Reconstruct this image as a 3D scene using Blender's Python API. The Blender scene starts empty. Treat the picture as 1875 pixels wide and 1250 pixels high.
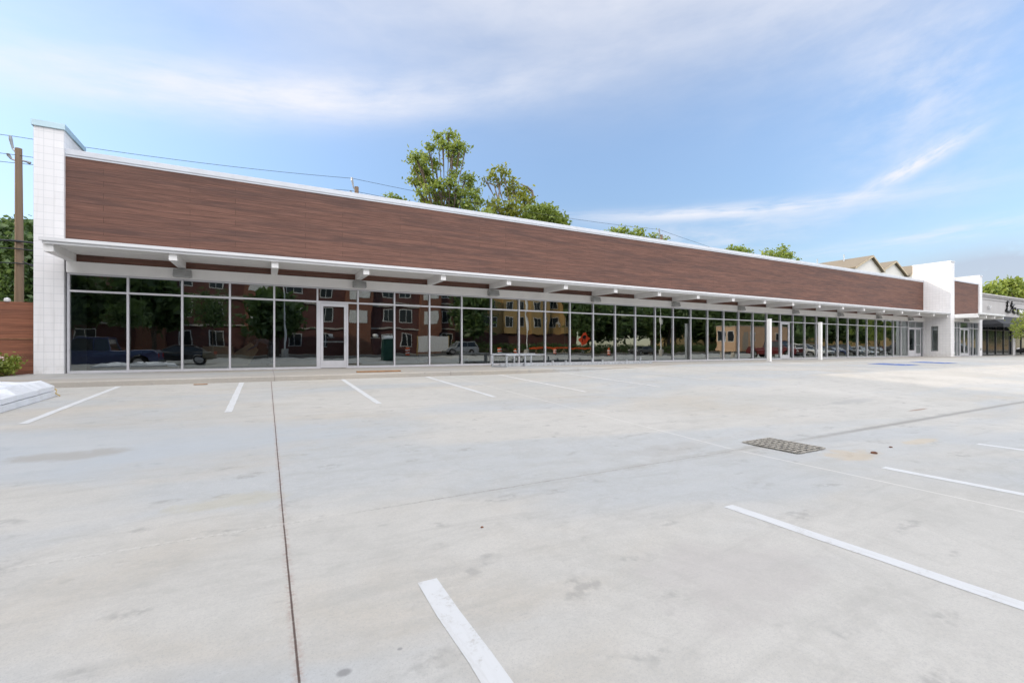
import bpy, math, random
import numpy as np
from mathutils import Vector, Matrix
random.seed(7)
rng = np.random.default_rng(7)
sc = bpy.context.scene
col = sc.collection
PI = math.pi

# ------------------------------------------------------------------ materials
def new_mat(name):
    m = bpy.data.materials.new(name); m.use_nodes = True
    nt = m.node_tree; b = nt.nodes['Principled BSDF']
    return m, nt, b
class NT:
    """small helper to write node maths"""
    def __init__(s, nt): s.nt = nt
    def node(s, t, **kw):
        n = s.nt.nodes.new(t)
        for k, v in kw.items(): setattr(n, k, v)
        return n
    def put(s, sock, v):
        if v is None: return
        if hasattr(v, 'is_output'): s.nt.links.new(v, sock)
        else: sock.default_value = v
    def m(s, op, a, b=None, c=None, clamp=False):
        n = s.node('ShaderNodeMath', operation=op, use_clamp=clamp)
        s.put(n.inputs[0], a); s.put(n.inputs[1], b); s.put(n.inputs[2], c)
        return n.outputs[0]
    def rng(s, v, a, b, c=0., d=1., smooth=True):
        n = s.node('ShaderNodeMapRange', interpolation_type='SMOOTHSTEP' if smooth else 'LINEAR')
        n.clamp = True if not smooth else n.clamp
        s.put(n.inputs[0], v); s.put(n.inputs[1], a); s.put(n.inputs[2], b); s.put(n.inputs[3], c); s.put(n.inputs[4], d)
        return n.outputs[0]
    def pos(s):
        return s.node('ShaderNodeNewGeometry').outputs['Position']
    def obj(s):
        return s.node('ShaderNodeTexCoord').outputs['Object']
    def scale(s, vec, sx, sy, sz, loc=(0, 0, 0), rot=(0, 0, 0)):
        n = s.node('ShaderNodeMapping'); s.put(n.inputs[0], vec)
        n.inputs['Location'].default_value = loc; n.inputs['Rotation'].default_value = rot
        n.inputs['Scale'].default_value = (sx, sy, sz); return n.outputs[0]
    def noise(s, vec, scale, detail=4, rough=.55, dist=0.):
        n = s.node('ShaderNodeTexNoise'); s.put(n.inputs['Vector'], vec)
        n.inputs['Scale'].default_value = scale; n.inputs['Detail'].default_value = detail
        n.inputs['Roughness'].default_value = rough; n.inputs['Distortion'].default_value = dist
        return n.outputs[0]
    def mix(s, f, a, b, mode='MIX'):
        n = s.node('ShaderNodeMix', data_type='RGBA', blend_type=mode)
        s.put(n.inputs[0], f)
        for i, v in ((6, a), (7, b)):
            if not hasattr(v, 'is_output'): v = (*v, 1) if len(v) == 3 else v
            s.put(n.inputs[i], v)
        return n.outputs[2]
    def sep(s, v):
        n = s.node('ShaderNodeSeparateXYZ'); s.put(n.inputs[0], v); return n.outputs
    def bump(s, h, strength=.3, dist=.01):
        n = s.node('ShaderNodeBump'); n.inputs['Strength'].default_value = strength
        n.inputs['Distance'].default_value = dist; s.put(n.inputs['Height'], h); return n.outputs[0]

def simple(name, rgb, rough=.6, metal=0., var=.12, scale=3., bump=0., spec=.5, coat=0.):
    m, nt, b = new_mat(name); t = NT(nt)
    n = t.noise(t.obj(), scale, 5, .6)
    lo = tuple(c * (1 - var) for c in rgb); hi = tuple(min(1, c * (1 + var)) for c in rgb)
    nt.links.new(t.mix(t.rng(n, .3, .7), lo, hi), b.inputs['Base Color'])
    b.inputs['Roughness'].default_value = rough; b.inputs['Metallic'].default_value = metal
    b.inputs['Specular IOR Level'].default_value = spec
    b.inputs['Coat Weight'].default_value = coat
    if bump: nt.links.new(t.bump(t.noise(t.obj(), scale * 12, 3), bump, .01), b.inputs['Normal'])
    return m

M = {}
def mats():
    M['white_paint'] = simple('white_paint', (.82, .82, .82), .5, var=.03, scale=1.5)
    M['white_metal'] = simple('white_metal', (.66, .67, .69), .4, var=.03, scale=2)
    M['deck'] = None
    M['alu'] = simple('aluminium_frame', (.56, .565, .60), .4, .2, var=.04, scale=2)
    M['coping_blue'] = simple('pale_metal_coping', (.42, .56, .62), .35, .3, var=.06)
    M['coping_white'] = simple('white_coping', (.58, .61, .66), .5, .0, var=.04)
    M['light_grey'] = simple('fixture_grey', (.36, .37, .37), .5, .3)
    M['galv'] = simple('galvanised_steel', (.5, .53, .57), .35, .6, var=.2, scale=9)
    M['black_metal'] = simple('black_metal', (.012, .012, .013), .4)
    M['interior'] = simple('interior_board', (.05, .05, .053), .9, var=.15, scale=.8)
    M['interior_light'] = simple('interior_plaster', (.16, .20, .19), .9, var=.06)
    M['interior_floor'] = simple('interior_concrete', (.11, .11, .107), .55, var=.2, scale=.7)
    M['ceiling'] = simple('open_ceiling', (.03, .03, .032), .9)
    M['bark'] = simple('bark', (.13, .10, .075), .9, var=.35, scale=6, bump=.5)
    M['dead_wood'] = simple('dead_branch', (.22, .18, .15), .9, var=.3, scale=6)
    M['mulch'] = simple('mulch', (.07, .035, .02), .95, var=.6, scale=25, bump=.8)
    M['stucco_grey'] = simple('grey_stucco', (.46, .45, .45), .9, var=.05, scale=1.2, bump=.1)
    M['stucco_cream'] = simple('cream_stucco', (.6, .55, .47), .9, var=.06, scale=.6, bump=.1)
    M['siding_white'] = simple('pale_siding', (.72, .71, .69), .8, var=.05)
    M['trim_cream'] = simple('cream_trim', (.5, .42, .3), .7)
    M['awning'] = simple('black_canvas', (.014, .016, .021), .75, var=.25, scale=2)
    M['sign_black'] = simple('black_sign', (.008, .008, .009), .4)
    M['rubber'] = simple('tyre_rubber', (.015, .015, .015), .8)
    M['rim'] = simple('alloy_rim', (.45, .45, .46), .3, .8)
    M['lamp_red'] = simple('red_lens', (.5, .015, .01), .2)
    M['lamp_clear'] = simple('clear_lens', (.7, .7, .7), .1)
    M['barrel_orange'] = simple('safety_orange', (.75, .11, .015), .5, var=.1)
    M['barrel_white'] = simple('reflective_white', (.8, .8, .8), .4, var=.05)
    M['sign_orange'] = simple('orange_sign_face', (.85, .09, .02), .4, var=.03)
    M['potty_green'] = simple('dark_green_plastic', (.012, .07, .05), .45)
    M['cardboard'] = simple('cardboard', (.50, .40, .26), .85, var=.12, scale=2)
    M['board_brown'] = simple('plywood', (.3, .17, .085), .8, var=.25, scale=6)
    M['plastic_wrap'] = None
    M['skin'] = simple('skin', (.35, .2, .14), .5, var=.05)
    M['hair'] = simple('dark_hair', (.02, .015, .012), .6)
    M['denim'] = simple('dark_denim', (.12, .14, .20), .85, var=.25, scale=8)
    M['jumper'] = simple('navy_shirt', (.17, .19, .25), .85, var=.2, scale=6)
    M['concrete_base'] = simple('cast_concrete', (.45, .43, .4), .9, var=.12)
    M['office_tan'] = simple('tan_panel', (.55, .36, .23), .6, var=.05)
    M['office_side'] = simple('beige_panel', (.36, .33, .28), .6, var=.05)
    M['blue_paint'] = simple('blue_pavement_paint', (.05, .13, .42), .7, var=.2, scale=3)
    M['flower'] = simple('pale_petal', (.75, .55, .55), .7)
    M['wire'] = simple('cable_sheath', (.03, .035, .045), .6)
    M['porcelain'] = simple('insulator_grey', (.28, .3, .33), .3)
    M['tape'] = simple('yellow_tape', (.42, .3, .1), .5)
    M['window_dark'] = simple('dark_glazing', (.02, .025, .03), .06, var=.2)
    M['window_trim'] = simple('pale_window_trim', (.7, .71, .71), .5)
    M['grate_iron'] = simple('weathered_iron', (.34, .32, .28), .75, var=.3, scale=20)
    M['rust'] = simple('rusty_steel', (.16, .07, .04), .8, var=.4, scale=15)
    for nm, c in (('car_blue', (.03, .045, .13)), ('car_silver', (.35, .37, .4)), ('car_black', (.012, .012, .014)),
                  ('car_maroon', (.12, .012, .014)), ('car_white', (.7, .7, .7)), ('car_grey', (.12, .125, .13))):
        M[nm] = simple(nm, c, .3, .2, var=.03, coat=.7)
    # --- painted lines
    m, nt, b = new_mat('line_paint'); t = NT(nt); P = t.pos()
    w = t.noise(P, 7, 8, .75); w2 = t.noise(P, 60, 4, .7)
    f = t.m('MULTIPLY', t.rng(w, .50, .66), t.rng(w2, .38, .62))
    f = t.m('MAXIMUM', f, t.m('MULTIPLY', t.rng(t.noise(t.scale(P, 30, 3, 1), 1, 4, .6), .5, .75), .4))
    nt.links.new(t.mix(f, (.60, .615, .63), (.45, .445, .43)), b.inputs['Base Color']); b.inputs['Roughness'].default_value = .7
    M['line_paint'] = m
    # worn, thin version for the far bays
    m, nt, b = new_mat('worn_line_paint'); t = NT(nt); P = t.pos()
    f = t.rng(t.noise(P, 6, 6, .7), .38, .62)
    nt.links.new(t.mix(f, (.66, .66, .66), (.53, .52, .495)), b.inputs['Base Color']); b.inputs['Roughness'].default_value = .7
    M['worn_paint'] = m
    # --- corrugated deck underside
    m, nt, b = new_mat('ribbed_deck'); t = NT(nt)
    y = t.sep(t.pos())[1]
    rib = t.m('SINE', t.m('MULTIPLY', y, 2 * PI / .3))
    nt.links.new(t.bump(t.rng(rib, -.6, .6), .9, .03), b.inputs['Normal'])
    b.inputs['Base Color'].default_value = (.82, .82, .81, 1); b.inputs['Roughness'].default_value = .5
    M['deck'] = m
    # --- concrete lot
    def concrete(name, joints, c1=(.54, .525, .49), c2=(.445, .44, .415)):
        m, nt, b = new_mat(name); t = NT(nt); P = t.pos(); x, y, z = t.sep(P)[:3]
        big = t.noise(P, .22, 5, .55, .4)
        colr = t.mix(t.rng(big, .32, .68), c1, c2)
        cool = t.noise(t.scale(P, .12, .3, 1, (3.1, .7, 0)), 1.3, 4, .5, .5)
        colr = t.mix(t.m('MULTIPLY', t.rng(cool, .48, .60), .6), colr, (.40, .435, .465))
        warm = t.noise(t.scale(P, .2, .45, 1, (8, 2, 0)), 1., 5, .6, .8)
        colr = t.mix(t.m('MULTIPLY', t.rng(warm, .5, .7), .5), colr, (.47, .415, .335))
        # trowel / drag streaks across the slab
        st = t.noise(t.scale(P, .5, 3.2, 1, rot=(0, 0, .12)), 1.6, 6, .65, .6)
        colr = t.mix(t.m('MULTIPLY', t.rng(st, .50, .74), .30), colr, (.30, .295, .275))
        st2 = t.noise(t.scale(P, 2.6, .6, 1, rot=(0, 0, -.5)), 1.2, 6, .7, 1.2)
        colr = t.mix(t.m('MULTIPLY', t.rng(st2, .60, .80), .24), colr, (.30, .285, .26))
        # small dark scuffs and spots
        sp = t.noise(t.scale(P, 1, 1.5, 1), 2.3, 3, .5)
        sp_b = t.noise(P, 11, 3, .6)
        f = t.m('MULTIPLY', t.rng(sp, .60, .70), t.rng(sp_b, .4, .6))
        colr = t.mix(t.m('MULTIPLY', f, .5), colr, (.25, .245, .235))
        sm = t.noise(t.scale(P, .9, 3.0, 1, (2, 5, 0), (0, 0, .08)), 1.1, 7, .72, .5)
        colr = t.mix(t.m('MULTIPLY', t.rng(sm, .58, .76), .42), colr, (.28, .275, .27))
        ed_ = t.noise(t.scale(P, .35, .5, 1, (7, 1, 0)), 1.0, 6, .6, .6)
        rim_ = t.m('SUBTRACT', 1., t.rng(t.m('ABSOLUTE', t.m('SUBTRACT', ed_, .52)), .0, .02))
        colr = t.mix(t.m('MULTIPLY', rim_, .16), colr, (.34, .33, .30))
        vo = t.node('ShaderNodeTexVoronoi'); t.put(vo.inputs['Vector'], P); vo.inputs['Scale'].default_value = 1.15
        dots = t.m('SUBTRACT', 1., t.rng(vo.outputs['Distance'], .018, .05))
        colr = t.mix(t.m('MULTIPLY', dots, .55), colr, (.2, .19, .18))
        mot = t.noise(P, 3.4, 8, .72, .3); mot2 = t.noise(P, 13., 6, .7)
        colr = t.mix(t.m('MULTIPLY', t.rng(mot, .40, .68), .24), colr, (.33, .325, .30))
        colr = t.mix(t.m('MULTIPLY', t.rng(mot2, .50, .70), .18), colr, (.60, .59, .56))
        grain = t.noise(P, 55, 4, .7)
        colr = t.mix(t.m('MULTIPLY', t.rng(grain, .38, .72), .34), colr, (.36, .36, .36))
        grit = t.noise(P, 160, 2, .6)
        colr = t.mix(t.m('MULTIPLY', t.rng(grit, .56, .70), .42), colr, (.28, .28, .28))
        wob = t.m('MULTIPLY', t.m('SUBTRACT', t.noise(P, 2.2, 4, .6), .5), .035)
        crumb = t.noise(P, 28, 3, .7)
        if joints:
            def blob(cx, cy, rx, ry, amt, c, rough=.6):
                nonlocal colr
                dx = t.m('DIVIDE', t.m('SUBTRACT', x, cx), rx); dy = t.m('DIVIDE', t.m('SUBTRACT', y, cy), ry)
                d = t.m('ADD', t.m('MULTIPLY', dx, dx), t.m('MULTIPLY', dy, dy))
                d = t.m('ADD', d, t.m('MULTIPLY', t.m('SUBTRACT', t.noise(P, 2.6, 6, .68, .4), .5), rough * 4))
                colr = t.mix(t.m('MULTIPLY', t.m('SUBTRACT', 1., t.rng(d, .15, 1.1)), amt), colr, c)
            blob(-2.6, 7.3, 4.8, 1.7, .55, (.395, .44, .485), .22)  # broad cool bluish patch with a ragged edge
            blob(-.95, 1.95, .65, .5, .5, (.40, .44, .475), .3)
            blob(-1.95, 6.98, .62, .30, .75, (.34, .33, .31))
            blob(.28, 1.98, .035, .028, .8, (.22, .22, .22), .3)
            blob(.52, 2.02, .014, .012, .8, (.25, .25, .25), .2)
            blob(-.60, 1.93, .03, .02, .7, (.3, .3, .3), .3)
            blob(6.45, 3.05, .55, .28, .5, (.50, .40, .27), .9)
            blob(8.2, 3.0, .5, .12, .45, (.52, .42, .28), .9)
            blob(12.0, 5.6, 1.1, .22, .5, (.33, .33, .33), .8)
            blob(12.0, 4.42, .5, .05, .7, (.24, .15, .10), .5)
            blob(4.6, 4.3, .9, .25, .45, (.36, .355, .34), 1.)
            blob(-.3, 4.6, .5, .18, .35, (.44, .40, .28), 1.)
            blob(2.4, 1.75, .7, .5, .35, (.42, .39, .38), 1.)
            # soft-edged lines for the slab joints
            def line(d, w, amt, c, soft=.006):
                nonlocal colr
                colr = t.mix(t.m('MULTIPLY', t.m('SUBTRACT', 1., t.rng(d, w, w + soft)), amt), colr, c)
            dx = t.m('ABSOLUTE', t.m('SUBTRACT', t.m('ADD', x, t.m('MULTIPLY', wob, .18)), .115))
            line(dx, .008, t.m('MULTIPLY', t.rng(crumb, .4, .65), .7), (.36, .28, .25), .03)
            line(dx, .0028, t.rng(crumb, .25, .5, .75, 1.), (.10, .07, .06), .0045)
            for k in (1, 2, 3, 4, 6, 8):
                dk = t.m('ABSOLUTE', t.m('SUBTRACT', t.m('ADD', x, t.m('MULTIPLY', wob, .2)), .115 + 5.29 * k))
                line(dk, .012, .5, (.66, .65, .62) if k == 1 else (.35, .34, .32))
            for k in (-1, -2):
                dk = t.m('ABSOLUTE', t.m('SUBTRACT', x, .115 + 5.29 * k)); line(dk, .008, .7, (.2, .18, .17))
            dy = t.m('ABSOLUTE', t.m('SUBTRACT', t.m('ADD', y, wob), 3.88))
            line(dy, .016, t.m('MULTIPLY', t.rng(crumb, .42, .62), t.rng(x, -.5, 1.5, .45, .15)), (.60, .59, .56), .02)
            line(dy, .008, t.m('MULTIPLY', t.rng(x, .1, 1.6), t.rng(crumb, .3, .55, .85, .35)), (.25, .24, .225), .012)
            line(dy, .05, t.m('MULTIPLY', t.rng(x, 1.5, 5.), t.rng(mot, .4, .6, .1, .5)), (.33, .32, .295), .08)
            line(t.m('ABSOLUTE', t.m('SUBTRACT', t.m('ADD', y, wob), 3.865)), .003, t.rng(crumb, .3, .55, .7, .15), (.26, .25, .235), .008)
            far = t.rng(x, 6.0, 9.0)
            line(t.m('ABSOLUTE', t.m('SUBTRACT', t.m('ADD', y, wob), 3.88)), .03, t.m('MULTIPLY', far, .75), (.27, .265, .25), .05)
            for yy in (8.9, -1.4, -6.6):
                line(t.m('ABSOLUTE', t.m('SUBTRACT', t.m('ADD', y, wob), yy)), .008, .45, (.36, .34, .32), .02)
        else:
            for k in range(-2, 14):
                dk = t.m('ABSOLUTE', t.m('SUBTRACT', x, .2 + 5.29 * k))
                colr = t.mix(t.m('MULTIPLY', t.m('SUBTRACT', 1., t.rng(dk, .01, .018)), .6), colr, (.22, .2, .19))
        nt.links.new(colr, b.inputs['Base Color'])
        nt.links.new(t.rng(big, .3, .7, .62, .85), b.inputs['Roughness'])
        broom = t.noise(t.scale(P, 1.5, 90, 1), 1, 3, .6)
        h = t.m('ADD', t.m('MULTIPLY', broom, .4), t.m('MULTIPLY', t.noise(P, 90, 4, .7), .8))
        nt.links.new(t.bump(h, .25, .006), b.inputs['Normal'])
        b.inputs['Specular IOR Level'].default_value = .35
        return m
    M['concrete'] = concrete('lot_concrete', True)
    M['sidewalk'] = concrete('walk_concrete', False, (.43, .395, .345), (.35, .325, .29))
    M['asphalt'] = simple('asphalt', (.09, .09, .09), .85, var=.2, scale=2, bump=.4)
    M['dirt'] = simple('dry_ground', (.14, .13, .07), .95, var=.3, scale=.3)
    # --- timber cladding boards
    def cladding(name, base, bh=.19, blen=3.6):
        m, nt, b = new_mat(name); t = NT(nt); P = t.pos(); x, y, z = t.sep(P)[:3]
        cv = t.node('ShaderNodeCombineXYZ'); t.put(cv.inputs[0], t.m('ADD', x, y)); t.put(cv.inputs[1], z)
        br = t.node('ShaderNodeTexBrick'); t.put(br.inputs['Vector'], cv.outputs[0])
        br.offset = .37; br.offset_frequency = 2; br.squash = 1
        for k, v in (('Scale', 1.), ('Mortar Size', .006), ('Mortar Smooth', .1), ('Bias', 0.), ('Brick Width', blen), ('Row Height', bh)):
            br.inputs[k].default_value = v
        r, g, bl = base
        br.inputs['Color1'].default_value = (r * .92, g * .92, bl * .93, 1)
        br.inputs['Color2'].default_value = (r * 1.08, g * 1.07, bl * 1.06, 1)
        br.inputs['Mortar'].default_value = (r * .42, g * .4, bl * .4, 1)
        c = br.outputs['Color']
        a = t.noise(t.scale(P, .22, 1, 3.2), 1.3, 6, .62, .6)
        c = t.mix(t.m('MULTIPLY', t.rng(a, .42, .66), .75), c, (r * .50, g * .60, bl * .72))
        gr = t.noise(t.scale(P, .9, 1, 42), 1.6, 6, .7, .4)
        c = t.mix(t.m('MULTIPLY', t.rng(gr, .4, .66), .65), c, (r * .42, g * .42, bl * .45))
        gl = t.noise(t.scale(P, .5, 1, 20, (5, 0, 3)), 1.8, 5, .6)
        c = t.mix(t.m('MULTIPLY', t.rng(gl, .50, .70), .45), c, (min(1, r * 1.6), g * 1.6, bl * 1.6))
        nt.links.new(c, b.inputs['Base Color']); b.inputs['Roughness'].default_value = .7
        h = t.m('ADD', t.m('MULTIPLY', br.outputs['Fac'], -1.2), t.m('MULTIPLY', gr, .35))
        nt.links.new(t.bump(h, .45, .006), b.inputs['Normal'])
        b.inputs['Specular IOR Level'].default_value = .3
        return m
    M['clad'] = cladding('timber_cladding', (.172, .089, .067))
    M['fence'] = cladding('timber_fence', (.30, .125, .075), .24, 5.)
    # --- painted block
    m, nt, b = new_mat('painted_block'); t = NT(nt); P = t.pos(); x, y, z = t.sep(P)[:3]
    cv = t.node('ShaderNodeCombineXYZ'); t.put(cv.inputs[0], t.m('ADD', t.m('ADD', x, 6.151), t.m('SUBTRACT', y, 18.85))); t.put(cv.inputs[1], z)
    br = t.node('ShaderNodeTexBrick'); t.put(br.inputs['Vector'], cv.outputs[0]); br.offset = 0.; br.squash = 1.
    for k, v in (('Scale', 1.), ('Mortar Size', .006), ('Mortar Smooth', .3), ('Bias', 0.), ('Brick Width', .227), ('Row Height', .222)):
        br.inputs[k].default_value = v
    br.inputs['Color1'].default_value = (.77, .77, .79, 1); br.inputs['Color2'].default_value = (.81, .81, .83, 1); br.inputs['Mortar'].default_value = (.60, .62, .65, 1)
    c = t.mix(t.m('MULTIPLY', t.rng(t.noise(P, 1.1, 5, .6), .5, .75), .15), br.outputs['Color'], (.62, .6, .6))
    c = t.mix(t.m('MULTIPLY', t.rng(t.noise(t.scale(P, 7, 7, .35), 1, 6, .65), .52, .75), .3), c, (.52, .51, .49))
    c = t.mix(t.m('MULTIPLY', t.m('MULTIPLY', t.rng(z, .45, 0.), t.rng(t.noise(P, 4, 5, .7), .35, .65)), .35), c, (.42, .39, .34))
    nt.links.new(c, b.inputs['Base Color']); b.inputs['Roughness'].default_value = .55
    h = t.m('ADD', t.m('MULTIPLY', br.outputs['Fac'], -1.), t.m('MULTIPLY', t.noise(P, 60, 3), .25))
    nt.links.new(t.bump(h, .5, .006), b.inputs['Normal'])
    M['block'] = m
    # --- brick for the far flats
    def brick(name, c1, c2, mo):
        m, nt, b = new_mat(name); t = NT(nt); P = t.pos(); x, y, z = t.sep(P)[:3]
        cv = t.node('ShaderNodeCombineXYZ'); t.put(cv.inputs[0], t.m('ADD', x, y)); t.put(cv.inputs[1], z)
        br = t.node('ShaderNodeTexBrick'); t.put(br.inputs['Vector'], cv.outputs[0])
        for k, v in (('Scale', 1.), ('Mortar Size', .01), ('Bias', 0.), ('Brick Width', .24), ('Row Height', .08)): br.inputs[k].default_value = v
        br.inputs['Color1'].default_value = (*c1, 1); br.inputs['Color2'].default_value = (*c2, 1); br.inputs['Mortar'].default_value = (*mo, 1)
        c = t.mix(t.m('MULTIPLY', t.rng(t.noise(P, .4, 5, .6), .4, .7), .4), br.outputs['Color'], c2)
        nt.links.new(c, b.inputs['Base Color']); b.inputs['Roughness'].default_value = .9
        return m
    M['brick_red'] = brick('red_brick', (.16, .05, .042), (.10, .034, .034), (.12, .1, .09))
    M['brick_bay'] = brick('orange_brick', (.27, .10, .06), (.20, .075, .05), (.2, .16, .12))
    M['brick_tan'] = brick('tan_brick', (.5, .33, .13), (.42, .27, .11), (.4, .33, .2))
    # --- roof shingles
    m, nt, b = new_mat('brown_shingle'); t = NT(nt); P = t.pos()
    c = t.mix(t.noise(t.scale(P, 3, 3, 9), 1, 5, .7), (.16, .14, .11), (.27, .235, .185))
    nt.links.new(c, b.inputs['Base Color']); b.inputs['Roughness'].default_value = .9
    M['shingle'] = m
    # --- shop glass: mirror-like coated tint, faint waviness
    m, nt, b = new_mat('tinted_glass'); t = NT(nt); nt.nodes.remove(b)
    P = t.pos()
    wv = t.bump(t.noise(t.scale(P, .8, 1, .5), 1.1, 2, .5), .35, .012)
    lw = t.node('ShaderNodeFresnel'); lw.inputs['IOR'].default_value = 1.55
    fac = t.m('ADD', t.m('MULTIPLY', lw.outputs[0], 1.), .20, clamp=True)
    gl = t.node('ShaderNodeBsdfGlossy'); gl.inputs['Roughness'].default_value = .0; gl.inputs['Color'].default_value = (.92, 1., 1., 1)
    nt.links.new(wv, gl.inputs['Normal'])
    tr = t.node('ShaderNodeBsdfTransparent'); tr.inputs['Color'].default_value = (.56, .62, .62, 1)
    mx = t.node('ShaderNodeMixShader'); t.put(mx.inputs[0], fac); nt.links.new(tr.outputs[0], mx.inputs[1]); nt.links.new(gl.outputs[0], mx.inputs[2])
    nt.links.new(mx.outputs[0], nt.nodes['Material Output'].inputs['Surface'])
    M['glass'] = m
    # --- wrap film
    m, nt, b = new_mat('white_wrap_film'); t = NT(nt); P = t.pos()
    b.inputs['Base Color'].default_value = (.74, .77, .82, 1); b.inputs['Roughness'].default_value = .28
    b.inputs['Coat Weight'].default_value = .4
    nt.links.new(t.bump(t.noise(t.scale(P, 5, 3, 8), 1.5, 5, .65, 1.), .6, .05), b.inputs['Normal'])
    M['plastic_wrap'] = m
    # --- utility pole wood
    m, nt, b = new_mat('weathered_pole'); t = NT(nt); P = t.pos()
    c = t.mix(t.noise(t.scale(P, 9, 9, .8), 1., 6, .7), (.30, .21, .14), (.16, .115, .085))
    nt.links.new(c, b.inputs['Base Color']); b.inputs['Roughness'].default_value = .9
    M['pole'] = m
    # --- leaves
    def leaf(name, a, bb, trans=.35):
        m, nt, b = new_mat(name); t = NT(nt); nt.nodes.remove(b)
        g = t.node('ShaderNodeNewGeometry'); r = g.outputs['Random Per Island']
        n = t.noise(g.outputs['Position'], .6, 3, .6)
        c = t.mix(t.m('ADD', t.m('MULTIPLY', r, .6), t.m('MULTIPLY', t.rng(n, .3, .7), .4)), a, bb)
        d = t.node('ShaderNodeBsdfDiffuse'); tl = t.node('ShaderNodeBsdfTranslucent')
        nt.links.new(c, d.inputs[0]); nt.links.new(t.mix(.5, c, (bb[0] * 1.3, bb[1] * 1.3, bb[2] * .7)), tl.inputs[0])
        gl = t.node('ShaderNodeBsdfGlossy'); gl.inputs['Roughness'].default_value = .45; gl.inputs['Color'].default_value = (.6, .6, .6, 1)
        mx = t.node('ShaderNodeMixShader'); mx.inputs[0].default_value = trans
        nt.links.new(d.outputs[0], mx.inputs[1]); nt.links.new(tl.outputs[0], mx.inputs[2])
        m2 = t.node('ShaderNodeMixShader'); m2.inputs[0].default_value = .05
        nt.links.new(mx.outputs[0], m2.inputs[1]); nt.links.new(gl.outputs[0], m2.inputs[2])
        nt.links.new(m2.outputs[0], nt.nodes['Material Output'].inputs['Surface'])
        return m
    M['leaf_mid'] = leaf('mid_green_leaf', (.10, .17, .035), (.34, .41, .09))
    M['leaf_yellow'] = leaf('yellow_green_leaf', (.15, .20, .03), (.36, .38, .07))
    M['leaf_dark'] = leaf('dark_green_leaf', (.04, .085, .035), (.14, .215, .07))
    M['leaf_bright'] = leaf('bright_green_leaf', (.12, .18, .03), (.29, .34, .065))
mats()

# ------------------------------------------------------------------ mesh builder
class MB:
    def __init__(s): s.v = []; s.f = []; s.sm = False
    def add(s, vs, fs):
        o = len(s.v); s.v += [tuple(p) for p in vs]; s.f += [tuple(i + o for i in f) for f in fs]; return s
    def box(s, x0, x1, y0, y1, z0, z1):
        return s.add([(x0, y0, z0), (x1, y0, z0), (x1, y1, z0), (x0, y1, z0), (x0, y0, z1), (x1, y0, z1), (x1, y1, z1), (x0, y1, z1)],
                     [(3, 2, 1, 0), (4, 5, 6, 7), (0, 1, 5, 4), (1, 2, 6, 5), (2, 3, 7, 6), (3, 0, 4, 7)])
    def prism(s, poly, d):
        """closed polygon (3d points) pushed along vector d"""
        n = len(poly); a = [Vector(p) for p in poly]; b = [p + Vector(d) for p in a]
        return s.add(a + b, [tuple(range(n))[::-1], tuple(range(n, 2 * n))] + [(i, (i + 1) % n, n + (i + 1) % n, n + i) for i in range(n)])
    def tube(s, pts, rs, n=8, cap=True):
        pts = [Vector(p) for p in pts]
        if not hasattr(rs, '__len__'): rs = [rs] * len(pts)
        rings = []
        for i, p in enumerate(pts):
            d = (pts[min(i + 1, len(pts) - 1)] - pts[max(i - 1, 0)]).normalized()
            u = d.cross(Vector((0, 0, 1)) if abs(d.z) < .9 else Vector((1, 0, 0))).normalized(); w = d.cross(u)
            rings.append([p + (u * math.cos(2 * PI * k / n) + w * math.sin(2 * PI * k / n)) * rs[i] for k in range(n)])
        fs = []
        for i in range(len(pts) - 1):
            for k in range(n):
                fs.append((i * n + k, i * n + (k + 1) % n, (i + 1) * n + (k + 1) % n, (i + 1) * n + k))
        if cap: fs += [tuple(range(n))[::-1], tuple(range((len(pts) - 1) * n, len(pts) * n))]
        return s.add([p for r in rings for p in r], fs)
    def lathe(s, prof, c, n=20):
        """(r, z) profile turned about the vertical through c"""
        vs = []; m = len(prof)
        for r, z in prof:
            for k in range(n): vs.append((c[0] + r * math.cos(2 * PI * k / n), c[1] + r * math.sin(2 * PI * k / n), c[2] + z))
        fs = [(i * n + k, i * n + (k + 1) % n, (i + 1) * n + (k + 1) % n, (i + 1) * n + k) for i in range(m - 1) for k in range(n)]
        fs += [tuple(range(n))[::-1], tuple(range((m - 1) * n, m * n))]
        return s.add(vs, fs)
    def build(s, name, mat, parent=None, bevel=0., smooth=False):
        me = bpy.data.meshes.new(name)
        off = Vector((0, 0, 0))
        p = parent
        while p is not None: off = off + Vector(p.location); p = p.parent
        me.from_pydata([tuple(Vector(q) - off) for q in s.v], [], s.f); me.update()
        me.materials.append(M[mat] if isinstance(mat, str) else mat)
        if smooth:
            me.polygons.foreach_set('use_smooth', [True] * len(me.polygons))
        o = bpy.data.objects.new(name, me); col.objects.link(o); o.parent = parent
        if bevel:
            b = o.modifiers.new('bevel', 'BEVEL'); b.width = bevel; b.segments = 2; b.limit_method = 'ANGLE'
        return o
def tag(o, label=None, cat=None, group=None, kind=None):
    if label: o['label'] = label
    if cat: o['category'] = cat
    if group: o['group'] = group
    if kind: o['kind'] = kind
    return o
def thing(name, label, cat, loc=(0, 0, 0), group=None):
    o = bpy.data.objects.new(name, None); o.empty_display_size = .3; col.objects.link(o); o.location = loc
    return tag(o, label, cat, group)
def struct(o): o['kind'] = 'structure'; return o
def place(root, loc, rz):
    root.location = loc; root.rotation_euler = (0, 0, rz); return root
def dup(root, loc, rz=0, label=None, cat=None, group=None):
    r = root.copy(); col.objects.link(r); r.location = loc; r.rotation_euler = (0, 0, rz)
    tag(r, label, cat, group)
    for ch in list(root.children):
        c = ch.copy(); col.objects.link(c); c.parent = r
        for g in list(ch.children):
            d = g.copy(); col.objects.link(d); d.parent = c
    return r

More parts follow.
